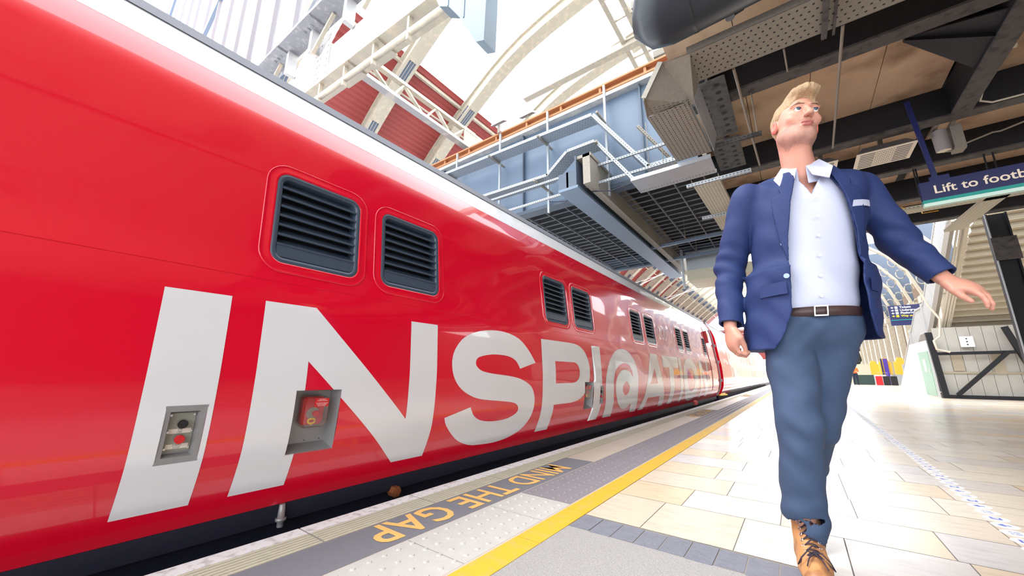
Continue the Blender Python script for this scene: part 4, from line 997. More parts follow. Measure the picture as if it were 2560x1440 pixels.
def rib_mesh(far):
    b = MB(); w_ = .42; dp = .85; NP = []
    for i in range(len(AP)):
        (xa, za), (xb, zb) = AP[max(0, i-1)], AP[min(len(AP)-1, i+1)]; L = math.hypot(xb-xa, zb-za); NP.append(((zb-za)/L, -(xb-xa)/L))
    for i, ((xa, za), (xb, zb)) in enumerate(zip(AP[:-1], AP[1:])):
        L = math.hypot(xb-xa, zb-za); nx, nz = (zb-za)/L, -(xb-xa)/L; na, nb = NP[i], NP[i+1]
        tt = (i+.5) / (len(AP)-1); R3 = lambda t, q: (xa+na[0]*t, za+na[1]*t) if q == 0 else (xb+nb[0]*t, zb+nb[1]*t)
        lens = .34 < tt < .55; small = .61 < tt < .68
        b.cur = 0
        pa, pb = (xa+na[0]*dp, za+na[1]*dp), (xb+nb[0]*dp, zb+nb[1]*dp)
        if lens or small:
            for s_ in (-1, 1): b.bar((pa[0], s_*.235, pa[1]), (pb[0], s_*.235, pb[1]), .13, .07, (nx, 0, nz))
            b.cur = 1; b.bar((pa[0], 0, pa[1]), (pb[0], 0, pb[1]), .40, .02, (nx, 0, nz)); b.cur = 0
            for s_ in (-.07, .07): b.bar((pa[0]+nx*.015, s_, pa[1]+nz*.015), (pb[0]+nx*.015, s_, pb[1]+nz*.015), .018, .02, (nx, 0, nz))
        else: b.bar((pa[0], 0, pa[1]), (pb[0], 0, pb[1]), .60, .07, (nx, 0, nz))
        b.bar((xa+nx*.06, 0, za+nz*.06), (xb+nx*.06, 0, zb+nz*.06), w_*.7, .07, (nx, 0, nz))
        f = math.sin(math.pi*min(1, max(0, (tt-.34)/.21))) if lens else 0
        lo, hi = (.5-.30*f, .5+.34*f) if lens else ((.30, .75) if small else (.5, .5))
        bands = [(.05, lo, 0), (lo, hi, 1), (hi, dp-.02, 0)]
        for r0, r1, mi in bands:
            if r1-r0 < .01: continue
            b.cur = mi; th = .03 if mi == 0 else .012
            (x0, z0), (x1, z1), (x2, z2), (x3, z3) = R3(r0, 0), R3(r0, 1), R3(r1, 1), R3(r1, 0)
            b.prism([(x0, -th, z0), (x1, -th, z1), (x2, -th, z2), (x3, -th, z3)], (0, 2*th, 0))
            if mi:
                b.cur = 0; b.bar(((x0+x1)/2, -.03, (z0+z1)/2), ((x2+x3)/2, -.03, (z2+z3)/2), .03, .03, (0, 1, 0))
    return b
rib0 = None; ry = [4.35, 8.15, 11.9] + [15.65+3.75*i for i in range(20)]
for k, y in enumerate(ry):
    if k == 0:
        o = rib_mesh(k >= 3).build('arch_rib', [M['ribwhite'], M['ironblue']]); src = o
    else:
        o = src.copy(); S.collection.objects.link(o)
    o.location = (0, y, 0)
    tag(o, '%s cream arched roof rib from the near end, against the red sheeting' % ORD(k), 'roof rib', 'arched roof ribs')
# longitudinal tie / purlin along top of red sheet
b = MB(); b.bar((-12.3, 3.3, 14.1), (-12.3, 95, 14.1), .12, .2); b.bar((-13.0, 3.3, 13.2), (-13.0, 95, 13.2), .07, .07); tag(b.build('purlin', M['ribwhite']), 'cream purlin running along the upper edge of the red sheeting', 'purlin')
# near white lattice truss
tr = thing('lattice_truss', 'white lattice truss running lengthwise under the arched roof, ending in a riveted gusset plate', 'truss', (-7, 5.5, 7.2))
b = MB(); b.bar((-7,3.05,7.22), (-7,7.9,7.20), .20, .09); b.bar((-7.12,3.05,7.30), (-7.12,7.9,7.28), .03, .16); b.build('chord', M['girderwhite'], tr)
b = MB(); b.bar((-7,3.3,7.72), (-7,8.3,7.72), .14, .09); b.build('chord', M['ribwhite'], tr)
for y0, z0, y1, z1 in ((3.7,7.72,4.45,7.2),(3.7,7.2,3.7,7.7),(4.75,7.72,5.45,7.2),(4.45,7.2,4.75,7.72),(5.45,7.2,5.80,7.72),(5.80,7.72,6.4,7.2),(6.4,7.2,6.9,7.72)):
    b = MB(); b.bar((-7,y0,z0), (-7,y1,z1), .09, .05); b.build('brace', M['ribwhite'], tr)
b = MB(); b.prism([(-6.95,6.85,7.16),(-6.95,7.9,7.16),(-6.95,7.9,7.5),(-6.95,7.3,7.78),(-6.95,6.85,7.78)], (.03,0,0))
for i in range(6): b.disc((-6.92, 6.95+.16*i, 7.24), (1,0,0), .022, 8, .014); b.disc((-6.92, 6.95+.08*i, 7.68), (1,0,0), .022, 8, .014)
b.build('gusset_plate', M['ribwhite'], tr)
# far tie rods
for k, (y, x0, z0, x1, z1) in enumerate(((33,-16.6,9.2,-9,12.1),(41,-16.6,9.0,-8,12.3),(52,-16.6,9.0,-8,12.3))):
    b = MB(); b.tube([(x0,y,z0),(x1,y,z1)], .05, 6); b.tube([(x0,y,z0+1.2),(x1,y,z1-.6)], .03, 6); b.bar((x0+2.2,y,z0), (x0+2.2,y,z0+1.8), .08, .08, (0,1,0))
    tag(b.build('tie_rod', M['tie']), '%s white tie rod crossing the far arched ribs beyond the footbridge' % ORD(k), 'tie rod')
# valley girder of the roof with grey rainwater pipes, upper centre right
vg = thing('valley_girder', 'cream roof valley girder with ladder bracing seen against the white sky', 'girder', (-3, 12, 13))
for x in (-3.76, -3.2, -2.3):
    b = MB(); b.bar((x, 6.5, 13.2), (x, 60, 13.2), .16, .25); b.build('chord', M['ribwhite'], vg)
for k in range(26):
    y = 7 + k*1.0
    b = MB(); b.bar((-3.76, y, 13.15), (-2.3, y, 13.15), .05, .06); b.build('rung', M['ribwhite'], vg)
for k in range(8):
    y = 8.4 + k*2.6; b = MB(); b.box((-3.1, y, 13.3), (-2.4, y+1.3, 13.6)); b.build('gutter_panel', M['galv_dark'], vg)
b = MB(); b.bar((-8.5,12.2,13.1), (2.5,12.2,13.1), .3, .3); b.build('cross_beam', M['ribwhite'], vg)
# far gable wall end of the hall and its red panel
b = MB(); b.box((-18, 95, 4), (-3.5, 95.3, 10.5)); struct(b.build('wall_back', M['redsheet']))
b = MB()
for z in (7.4, 8.1, 8.8, 9.5, 10.2): b.box((-18, 94.9, z), (-3.5, 95, z+.12))
struct(b.build('trim_16', M['balustrade']))

# ------------------------------------------------------------------ RIGHT BACKGROUND
b = MB(); b.box((9.3, 20, 0), (9.6, 118, 9.0)); struct(b.build('wall_right', mat('brown_hall_wall', (128, 108, 90), .8, var=.2)))
b = MB(); b.box((12, -10, 0), (12.3, 20, 4.95)); b.box((9.3, 19.7, 0), (12.3, 20, 9)); struct(b.build('wall_right_blocker', mat('brown_blocker_brick', (120, 84, 68), .8, var=.2, vs=3)))  # unseen wall, added to give the train side something dark to reflect
b = MB(); b.box((-.5, 118, 0), (9.2, 118.5, 9)); struct(b.build('wall_back_right', M['wallcream']))
for k in range(20):
    y = 30 + k*3.6
    if k == 0:
        b = MB(); b.box((8.2, y-.35, 0), (8.6, y+.35, 6.6)); b.box((8.1, y-.42, 0), (8.6, y+.42, .6)); b.box((8.1, y-.42, 6.2), (8.6, y+.42, 6.7)); o = b.build('wall_pilaster', M['ribwhite']); p0 = o; y00 = y
    else:
        o = p0.copy(); S.collection.objects.link(o); o.location = (0, y-y00, 0)
    tag(o, '%s cream pilaster from the staircase along the right-hand hall wall' % ORD(k), 'pilaster', 'pilasters of the right wall')
for k in range(12):
    y = 33.6 + k*3.75
    t_ = MB()
    pts = [(8.5-.0, 5.2), (8.35, 7.0), (7.8, 8.8), (6.9, 10.2), (5.6, 11.4)]
    for (xa, za), (xb, zb) in zip(pts[:-1], pts[1:]): t_.bar((xa,0,za), (xb,0,zb), .35, .16)
    t_.cur = 1
    for (xa, za), (xb, zb) in zip(pts[:-1], pts[1:]): t_.prism([(xa,0,za),(xb,0,zb),(8.6,0,zb),(8.6,0,za)], (0,.06,0))
    t_.cur = 0
    for i, z in enumerate((6.2, 7.4, 8.6, 9.6)): t_.tube([(8.05-.3*i+.26*math.cos(a), -.03, z+.36*math.sin(a)) for a in [math.pi*2*j/14 for j in range(15)]], .03, 4, caps=False)
    o = t_.build('wall_arch_rib', [M['ribwhite'], M['ironblue']]); o.location = (0, y, 0)
    tag(o, '%s curved cream rib with dark ironwork springing from the right wall' % ORD(k), 'roof rib', 'ornate ribs of the right wall')
t = thing('direction_sign', 'blue and white direction sign listing tickets, underground, platforms and way out', 'sign', (4.2, 24, 3.0))
b = MB(); b.box((3.70,23.97,2.97), (4.85,24.03,3.88)); b.build('board', M['signblue'], t)
b = MB(); b.box((3.72,23.955,3.20), (4.83,23.97,3.225)); b.build('stripe', M['signteal'], t)
for k, (s_, m_) in enumerate((('Tickets','white'),('Underground','white'),('Platforms','white'),('Way out','yellow'))):
    z = 3.745 - .13*k
    textmesh(s_, .125, frame((4.07, 23.955, z), (1,0,0), (0,0,1)), M[m_], 'sign_lettering', t, bold=.002)
    b = MB(); b.box((3.92,23.955,z-.01), (4.01,23.965,z+.085)); b.poly([(3.78,23.955,z+.04),(3.84,23.955,z+.085),(3.84,23.955,z-.005)]); b.bar((3.84,23.96,z+.04), (3.88,23.96,z+.04), .012, .02); b.build('pictogram', M[m_], t)
b = MB(); b.bar((4.7,24.1,0), (4.7,24.1,3.9), .08, .08, (0,1,0)); b.build('post', M['signblue'], t)
# ticket kiosks, luggage, barrier
def kiosk(x, y, lab, purple):
    t = thing('ticket_machine', lab, 'ticket machine', (x, y, 0))
    b = MB(); b.box((x-.45,y,0), (x+.45,y+.5,.9)); b.build('base', M['galv'], t)
    b = MB(); b.box((x-.4,y,.9), (x+.4,y+.45,2.0)); b.prism([(x-.3,y,2.0),(x+.3,y,2.0),(x+.15,y,2.35),(x-.15,y,2.35)], (0,.3,0)); b.build('screen_hood', M['yellowpaint'], t)
    if purple:
        b = MB(); b.box((x-.12,y-.12,.0), (x+.16,y-.04,2.3)); b.build('banner', M['purple'], t); b = MB(); b.box((x-.3,y-.10,0), (x-.2,y-.04,2.3)); b.build('banner', M['signblue'], t)
kiosk(6.45, 48, 'yellow ticket machine with purple banner panels, nearer the staircase', True)
kiosk(7.3, 47, 'yellow ticket machine partly behind the stair foot', False)
kiosk(6.6, 56, 'farther yellow machine behind the purple banners', False)
t = thing('barrier', 'dark green barrier panels behind the worker in orange', 'barrier', (4.4, 46, 0))
b = MB(); b.box((3.9,46,0), (5.3,46.06,.85)); b.build('panel', mat('dark_green_panel', (40,66,62), .5), t); b = MB(); b.box((5.35,46,0), (6.1,46.06,.85)); b.build('panel', M['cabinetwhite'], t)
for k, (x, m_) in enumerate(((5.5, 'redplastic'), (5.95, 'blackplastic'), (6.4, 'blackplastic'))):
    t = thing('suitcase', '%s suitcase standing far off, %s of three right of the orange-vested worker' % (('red', 'black', 'dark')[k], ('first', 'second', 'third')[k]), 'suitcase', (x, 45, 0))
    b = MB(); b.box((x-.2,45,0), (x+.2,45.25,.75)); b.build('shell', M[m_], t); b = MB(); b.tube([(x-.12,45.2,.75),(x-.12,45.2,1.05),(x+.12,45.2,1.05),(x+.12,45.2,.75)], .015, 6); b.build('handle', M['chrome'], t)
t = thing('floor_scrubber', 'small dark service trolley left of the distant ticket machines', 'trolley', (7.2, 52, 0))
b = MB(); b.box((6.9,52,.15), (7.5,52.8,.9)); b.build('body', M['chassis'], t); b = MB()
for dx in (-.2,.2): b.disc((7.2+dx,52.1,.12), (1,0,0), .12, 12, .05)
b.build('wheels', M['beam'], t)

# ------------------------------------------------------------------ PERSON (modelled by distance fields, meshed by surface nets)
def snets(fn, lo, hi, h, B=8):
    lo = np.array(lo, float); n = np.ceil((np.array(hi) - lo) / h / B).astype(int) * B + 1
    F = np.full(n, 1.0, np.float32)
    nb = (n - 1) // B
    g = np.stack(np.meshgrid(*[np.arange(k) for k in nb], indexing='ij'), -1).reshape(-1, 3)
    c = lo + (g * B + B/2) * h
    d = fn(c); R = B * h * .87 * 1.35 + h
    inside = g[d < -R]
    for q in inside: F[q[0]*B:q[0]*B+B+1, q[1]*B:q[1]*B+B+1, q[2]*B:q[2]*B+B+1] = -1
    near = g[np.abs(d) <= R]
    ii = np.stack(np.meshgrid(*[np.arange(B+1)]*3, indexing='ij'), -1).reshape(-1, 3)
    CH = 400
    for s0 in range(0, len(near), CH):
        qq = near[s0:s0+CH]; P = (qq[:, None, :]*B + ii[None]).reshape(-1, 3)
        F[P[:, 0], P[:, 1], P[:, 2]] = fn(lo + P*h)
    I = F < 0
    cnt = np.zeros(tuple(n-1), np.int8)
    for dx in (0, 1):
        for dy in (0, 1):
            for dz in (0, 1): cnt += I[dx:n[0]-1+dx, dy:n[1]-1+dy, dz:n[2]-1+dz]
    cells = np.argwhere((cnt > 0) & (cnt < 8)); idx = -np.ones(tuple(n-1), np.int64)
    idx[cells[:, 0], cells[:, 1], cells[:, 2]] = np.arange(len(cells))
    acc = np.zeros((len(cells), 3)); wt = np.zeros(len(cells))
    cor = [(x, y, z) for x in (0, 1) for y in (0, 1) for z in (0, 1)]
    val = {k: F[cells[:, 0]+k[0], cells[:, 1]+k[1], cells[:, 2]+k[2]] for k in cor}
    for a in cor:
        for ax in range(3):
            if a[ax]: continue
            bb = list(a); bb[ax] = 1; bb = tuple(bb)
            va, vb = val[a], val[bb]; m = (va < 0) != (vb < 0)
            t = np.where(m, va / np.where(va == vb, 1, va - vb), 0)
            p = np.array(a, float)[None] + np.zeros((len(cells), 3)); p[:, ax] += t
            acc[m] += p[m]; wt[m] += 1
    V = lo + (cells + acc / wt[:, None]) * h
    faces = []
    for ax in range(3):
        sl0 = [slice(None)]*3; sl1 = [slice(None)]*3; sl0[ax] = slice(0, -1); sl1[ax] = slice(1, None)
        A = I[tuple(sl0)]; Bm = I[tuple(sl1)]
        e = np.argwhere(A != Bm); u, v = [(1, 2), (2, 0), (0, 1)][ax]
        ok = (e[:, u] > 0) & (e[:, v] > 0) & (e[:, u] < n[u]-1) & (e[:, v] < n[v]-1); e = e[ok]
        flip = A[e[:, 0], e[:, 1], e[:, 2]]
        q = []
        for du, dv in ((-1, -1), (0, -1), (0, 0), (-1, 0)):
            c2 = e.copy(); c2[:, u] += du; c2[:, v] += dv; q.append(idx[c2[:, 0], c2[:, 1], c2[:, 2]])
        q = np.stack(q, 1); q[~flip] = q[~flip][:, ::-1]; faces.append(q)
    return V, np.concatenate(faces)
def sdobj(name, fn, lo, hi, h, m, parent=None, paint=None, mats_=None, B=8):
    V, Fq = snets(fn, lo, hi, h, B)
    # light relaxation
    for _ in range(2):
        s_ = np.zeros_like(V); c_ = np.zeros(len(V))
        for a, b_ in ((0, 1), (1, 2), (2, 3), (3, 0)):
            np.add.at(s_, Fq[:, a], V[Fq[:, b_]]); np.add.at(s_, Fq[:, b_], V[Fq[:, a]]); np.add.at(c_, Fq[:, a], 1); np.add.at(c_, Fq[:, b_], 1)
        V = V*.55 + .45*s_/np.maximum(c_, 1)[:, None]
    me = bpy.data.meshes.new(name); me.vertices.add(len(V)); me.vertices.foreach_set('co', V.ravel())
    me.loops.add(len(Fq)*4); me.loops.foreach_set('vertex_index', Fq.ravel().astype(np.int32))
    me.polygons.add(len(Fq)); me.polygons.foreach_set('loop_start', np.arange(0, len(Fq)*4, 4, dtype=np.int32))
    me.polygons.foreach_set('loop_total', np.full(len(Fq), 4, np.int32)) if hasattr(me.polygons[0], 'loop_total') and False else None
    me.update(calc_edges=True); me.validate()
    for mm in (mats_ or [m]): me.materials.append(mm)
    me.polygons.foreach_set('use_smooth', np.ones(len(me.polygons), bool))
    if paint is not None:
        c = V[Fq].mean(1); me.polygons.foreach_set('material_index', paint(c).astype(np.int32))
    o = bpy.data.objects.new(name, me); S.collection.objects.link(o)
    if parent is not None: setparent(o, parent)
    return o
def A3(*v): return np.array(v, float)
def cone(p, a, b_, ra, rb, sq=None):
    """tapered capsule; sq=(axis vector, factor) squeezes it along an axis"""
    a = A3(*a); b_ = A3(*b_)
    if sq is not None:
        ax = A3(*sq[0]); ax = ax/np.linalg.norm(ax); f = sq[1]
        T = lambda q: q + np.outer(q @ ax, ax)*(1/f-1) if q.ndim == 2 else q + (q @ ax)*ax*(1/f-1)
        p = T(p); a = T(a); b_ = T(b_)
    d = b_ - a; L = d @ d; t = np.clip(((p-a) @ d)/L, 0, 1)
    r = ra + (rb-ra)*t
    dist = np.linalg.norm(p - a - t[:, None]*d, axis=1) - r
    return dist*(sq[1] if sq is not None and sq[1] < 1 else 1)
def ellip(p, c, r, R=None):
    q = p - A3(*c)
    if R is not None: q = q @ R
    r = A3(*r); k0 = np.linalg.norm(q/r, axis=1); k1 = np.linalg.norm(q/(r*r), axis=1)
    return np.where(k1 > 1e-9, k0*(k0-1)/np.maximum(k1, 1e-9), -min(r))
def su(a, b_, k):
    h = np.clip(.5 + .5*(b_-a)/k, 0, 1); return b_*(1-h) + a*h - k*h*(1-h)
def ss(a, b_, k):   # subtract b from a
    h = np.clip(.5 - .5*(a+b_)/k, 0, 1); return a*(1-h) + (-b_)*h + k*h*(1-h)
def si(a, b_, k): return -su(-a, -b_, k)
def rotm(yaw, pitch, roll):
    from mathutils import Euler
    return np.array((Matrix.Rotation(yaw, 3, 'Z') @ Matrix.Rotation(roll, 3, 'Y') @ Matrix.Rotation(pitch, 3, 'X')))
# joints (metres, in the place)
J = dict(neck=(.120,1.965,1.555), rsh=(-.085,1.915,1.485), lsh=(.305,2.035,1.470), rel=(-.198,1.965,1.18), rwr=(-.212,1.875,.905),
         lel=(.400,2.080,1.225), lwr=(.478,2.030,1.055), pel=(.06,1.955,.955), rhip=(-.015,1.925,.93), lhip=(.135,1.985,.93),
         rkn=(-.020,1.860,.525), ran=(-.050,1.918,.145), lkn=(.035,2.010,.50), lan=(-.035,2.290,.225))
HR = rotm(math.radians(24), math.radians(-6), math.radians(10))     # head orientation, faces -Y then turned to his left
HC = A3(.130,1.905,1.772)
def hp(x, y, z): return tuple(HC + HR @ A3(x, y, z))
def headf(p):
    q = (p - HC) @ HR       # head local: x his left, -y front, z up
    ax = np.abs(q[:, 0]); qa = np.stack([ax, q[:, 1], q[:, 2]], 1)
    d = ellip(q, (0, .015, .045), (.077, .098, .092))
    d = su(d, ellip(q, (0, -.018, -.015), (.063, .078, .095)), .03)
    d = su(d, cone(q, (0, -.062, -.098), (0, -.02, -.080), .026, .045), .035)      # chin, jaw
    d = su(d, cone(qa, (.048, .005, -.060), (.018, -.062, -.096), .022, .022), .03)
    d = su(d, ellip(qa, (.040, -.068, -.020), (.022, .018, .020)), .02)            # cheek
    d = su(d, cone(qa, (.010, -.093, .034), (.048, -.080, .036), .008, .007), .018)  # brow
    d = ss(d, ellip(qa, (.031, -.103, .014), (.019, .014, .011)), .014)            # socket
    d = su(d, ellip(qa, (.031, -.083, .012), (.0135, .0125, .0115)), .004)
    d = su(d, cone(q, (0, -.092, .022), (0, -.118, -.026), .0075, .012), .012)      # nose
    d = su(d, ellip(qa, (.011, -.106, -.030), (.008, .010, .007)), .008)
    d = ss(d, ellip(qa, (.006, -.112, -.039), (.0035, .005, .004)), .003)
    d = su(d, ellip(q, (0, -.092, -.0555), (.024, .012, .0065)), .006)
    d = su(d, ellip(q, (0, -.089, -.0685), (.020, .012, .0075)), .006)
    d = ss(d, ellip(q, (0, -.105, -.0615), (.024, .012, .0017)), .003)
    d = ss(d, ellip(q, (0, -.098, -.0805), (.018, .010, .005)), .010)
    # ears
    e = ellip(qa, (.079, .012, -.002), (.010, .020, .032), None); e = ss(e, ellip(qa, (.090, .008, .002), (.009, .012, .020)), .006)
    return su(d, e, .006)
def fist(p, wr, dirv, palm, side, thumb, curl=.9, s=1.0):
    """hand: palm and five bent fingers"""
    wr = A3(*wr); D = A3(*dirv); D = D/np.linalg.norm(D); N = A3(*palm); N -= D*(N@D); N /= np.linalg.norm(N)
    X = np.cross(D, N)*side     # towards the thumb
    W = lambda a, b_, c: tuple(wr + (X*a + D*b_ + N*c)*s)
    sqz = (tuple(N), .55)
    d = cone(p, W(0, .0, 0), W(.002, .07, .002), .030*s, .040*s, sqz)
    d = su(d, cone(p, W(-.020, .045, 0), W(.022, .055, 0), .026*s, .024*s, sqz), .02)
    for k, (x, L, r) in enumerate(((.030, .072, .0085), (.010, .080, .0090), (-.011, .074, .0086), (-.030, .058, .0076))):
        a = curl + .10*k*0 + .06*k; p0 = A3(x, .086-.004*abs(k-1), 0); ang = a*.35; pts = [p0]
        for j, f in enumerate((.45, .32, .23)):
            pts.append(pts[-1] + L*f*A3(0.0, math.cos(ang), math.sin(ang))); ang += a*.75
        for j in range(3):
            d = su(d, cone(p, W(*pts[j]), W(*pts[j+1]), r*s*(1.05-.08*j), r*s*(.98-.10*j)), .004 if j else .007)
    t0 = A3(.030, .022, .008); t1 = A3(.052, .052, .016); t2 = A3(.050, .082, .026) if curl < .8 else A3(.040, .082, .030); t3 = t2 + A3(-.006, .022, .006)
    d = su(d, cone(p, W(*t0), W(*t1), .016*s, .0125*s), .014); d = su(d, cone(p, W(*t1), W(*t2), .0120*s, .0105*s), .004); d = su(d, cone(p, W(*t2), W(*t3), .0105*s, .0088*s), .003)
    return d
def bodyf(p):
    d = headf(p)
    d = su(d, cone(p, hp(0, .030, -.06), J['neck'], .056, .062), .025)
    d = su(d, cone(p, hp(0, -.025, -.10), (.12,1.925,1.55), .030, .045), .03)
    d = su(d, cone(p, J['neck'], J['rsh'], .050, .050), .03); d = su(d, cone(p, J['neck'], J['lsh'], .050, .050), .03)
    d = su(d, ellip(p, (.10,1.96,1.30), (.150,.095,.20)), .05); d = su(d, ellip(p, (.075,1.955,1.06), (.135,.095,.20)), .06)
    for s_, hand in (('r', None), ('l', None)):
        d = su(d, cone(p, J[s_+'sh'], J[s_+'el'], .048, .038), .03); d = su(d, cone(p, J[s_+'el'], J[s_+'wr'], .038, .025), .01)
        d = su(d, cone(p, J[s_+'hip'], J[s_+'kn'], .078, .050), .04); d = su(d, cone(p, J[s_+'kn'], J[s_+'an'], .048, .034), .01)
    d = su(d, fist(p, J['rwr'], (.02, -.03, -1), (.75, .35, 0), 1, None, 1.15), .012)
    d = su(d, fist(p, J['lwr'], (.62, -.28, -.55), (-.3, .35, -.9), -1, None, .55), .012)
    return d
skin = mat('fair_skin', (206, 150, 130), 0.42, var=.07, vs=14, spec=.4)
skr = mat('flushed_ear_skin', (214, 112, 100), 0.42, var=.07, vs=14)
lipm = mat('lip_skin', (176, 104, 98), 0.4); beardm = mat('grey_stubble_skin', (178, 134, 118), .6, var=.25, vs=60)
browm = mat('brow_hair', (150, 122, 98), .7)
def paintbody(c):
    q = (c - HC) @ HR; ax = np.abs(q[:, 0]); out = np.zeros(len(c), int)
    jaw = (q[:, 1] < .012) & (q[:, 2] < -.048) & (q[:, 2] > -.130 + .004*np.sin(q[:, 0]*900)) & (q[:, 2] < -.040 - .35*(-.06-q[:, 1]).clip(-.1, 0) + .003*np.sin(q[:, 0]*700+q[:, 1]*500)) & (ax < .075)
    mous = (q[:, 1] < -.085) & (q[:, 2] < -.040) & (q[:, 2] > -.052) & (ax < .030)
    out[jaw | mous] = 3
    lip = (q[:, 1] < -.090) & (q[:, 2] < -.0515) & (q[:, 2] > -.0755) & (ax < .0225*np.sqrt(np.clip(1-((q[:, 2]+.063)/.0125)**2, 0, 1))+.001)
    out[lip] = 2
    out[(ax > .0765) & (np.abs(q[:, 2]) < .045) & (np.abs(q[:, 1]-.012) < .03)] = 1
    return out
man = sdobj('person', bodyf, (-.36, 1.50, .0), (.80, 2.42, 1.96), .0035, None, None, paintbody, [skin, skr, lipm, beardm])
tag(man, 'walking man in blue jacket, white open-collar shirt, slate trousers and tan lace-up boots', 'person')
# eyes and brows
b = MB()
for sx_ in (-.031, .031):
    c = HC + HR @ A3(sx_, -.0855, .012); b.cur = 0
    vs = []; n = 14; m_ = 8
    for i in range(m_+1):
        th = math.pi*i/m_
        for j in range(n):
            ph = 2*math.pi*j/n; vs.append(c + HR @ (A3(math.sin(th)*math.cos(ph), -math.cos(th), math.sin(th)*math.sin(ph))*.0122))
    for i in range(m_):
        for j in range(n):
            b.cur = 1 if i < 2 else 0; b.add([vs[i*n+j], vs[i*n+(j+1) % n], vs[(i+1)*n+(j+1) % n], vs[(i+1)*n+j]], [(0,1,2,3)], True)
b.build('eyes', [M['white'], mat('blue_grey_iris', (60, 76, 92), .3)], man)
# upper eyelids + brows + hair as fields
def lidf(p):
    q = (p - HC) @ HR; qa = np.stack([np.abs(q[:, 0]), q[:, 1], q[:, 2]], 1)
    d = np.abs(ellip(qa, (.031, -.0852, .012), (.0142, .0138, .0134))) - .0010
    return np.maximum(d, -(q[:, 2] - .0145 + .25*(np.abs(qa[:, 0]-.031)))+0) if False else np.maximum(d, .0150 - q[:, 2])
sdobj('eyelids', lambda p: np.maximum(lidf(p), -(( (p-HC) @ HR)[:, 2] - .0145)), tuple(HC-.13), tuple(HC+.13), .002, skin, man)
def hairf(p):
    q = (p - HC) @ HR
    n1 = np.sin(q[:, 0]*150 + q[:, 2]*40)*np.sin(q[:, 1]*90 + q[:, 0]*70)*.0022 + np.sin(q[:, 0]*320+q[:, 1]*60)*.0010
    d = ellip(q, (0, .018, .050), (.083, .103, .101)); d = su(d, ellip(q, (0, -.060, .118), (.052, .050, .030)), .03)
    d = su(d, ellip(q, (.015, -.085, .125), (.040, .026, .018)), .02) + n1
    cutface = ellip(q, (0, -.105, .000), (.070, .075, .100)); d = ss(d, cutface, .010)
    low = ( -.040 - q[:, 2]) + np.clip(-(q[:, 1]-.03)*1.4, 0, .09)      # hairline lower at the back
    d = np.maximum(d, low*.7)
    return d
sdobj('hair', hairf, tuple(HC-.17), tuple(HC+.17), .0028, mat('sandy_blond_hair', (176, 150, 116), .6, var=.25, vs=40, stretch=(3, 1, 1), bump=.6, bs=120), man)
def browf(p):
    q = (p - HC) @ HR; qa = np.stack([np.abs(q[:, 0]), q[:, 1], q[:, 2]], 1)
    d = cone(qa, (.014, -.1005, .033), (.034, -.098, .039), .0032, .0034); return su(d, cone(qa, (.034, -.098, .039), (.052, -.083, .032), .0034, .0018), .003)
sdobj('eyebrows', browf, tuple(HC-.13), tuple(HC+.13), .0016, browm, man)
# torso clothing
TW = math.radians(14)
def tlocal(p):     # torso frame: twisted about the spine, x his left, -y front
    c, s_ = math.cos(TW), math.sin(TW); q = p - A3(.0, 1.965, 0); q[:, 0] -= .068 + (p[:, 2]-.95)*.095
    return np.stack([q[:, 0]*c + q[:, 1]*s_, -q[:, 0]*s_ + q[:, 1]*c, q[:, 2]], 1)
def tpt(x, y, z):
    c, s_ = math.cos(TW), math.sin(TW); return (.068 + (z-.95)*.095 + x*c - y*s_, 1.965 + x*s_ + y*c, z)
def torso(q, g):
    """g grows the torso outward"""
    d = ellip(q, (0, .0, 1.36), (.185+g, .118+g, .20+g)); d = su(d, ellip(q, (0, -.005, 1.13), (.165+g, .122+g, .22+g)), .08)
    d = su(d, cone(q, (-.12, 0, 1.455), (.12, 0, 1.455), .075+g, .075+g), .05)
    return d
def jbase(p, q):
    d = ellip(q, (0, .0, 1.36), (.212, .140, .215)); d = su(d, ellip(q, (0, .0, 1.12), (.196, .145, .27)), .08)
    d = su(d, cone(q, (-.135, .005, 1.468), (.135, .005, 1.468), .082, .082), .05)
    d = su(d, cone(q, (-.02, .01, 1.535), (-.135, .01, 1.475), .062, .078), .03); d = su(d, cone(q, (.02, .01, 1.535), (.135, .01, 1.475), .062, .078), .03)
    return d
def fold(p, a=1.0): return (np.sin(p[:, 2]*46+p[:, 0]*38+2*np.sin(p[:, 1]*30))*.0024 + np.sin(p[:, 2]*27-p[:, 0]*31+1.5*np.sin(p[:, 2]*11))*.0032)*a
def shirtf(p):
    q = tlocal(p)
    d = torso(q, .0); d = su(d, ellip(q, (0, -.008, .985), (.160, .120, .12)), .05)
    d += np.sin(q[:, 2]*34+q[:, 0]*30)*.0016 + np.sin(q[:, 2]*15+q[:, 0]*45)*.0016
    d = np.maximum(d, .925 - q[:, 2] - .0)
    d = ss(d, cone(p, (.122,1.95,1.52), (.125,1.925,1.68), .066, .078), .004)
    # open collar notch
    nx = q[:, 0] - .0; notch = np.maximum(np.abs(nx) - (q[:, 2]-1.425)*.42, q[:, 1] - .0)
    d = np.maximum(d, -np.maximum(notch, 1.425 - q[:, 2])*.8)
    return d
shirtm = mat('white_cotton_shirt', (190, 197, 220), .75, var=.03, bump=.08, bs=400)
sh = sdobj('shirt', shirtf, (-.12, 1.76, .90), (.36, 2.16, 1.60), .005, shirtm, man)
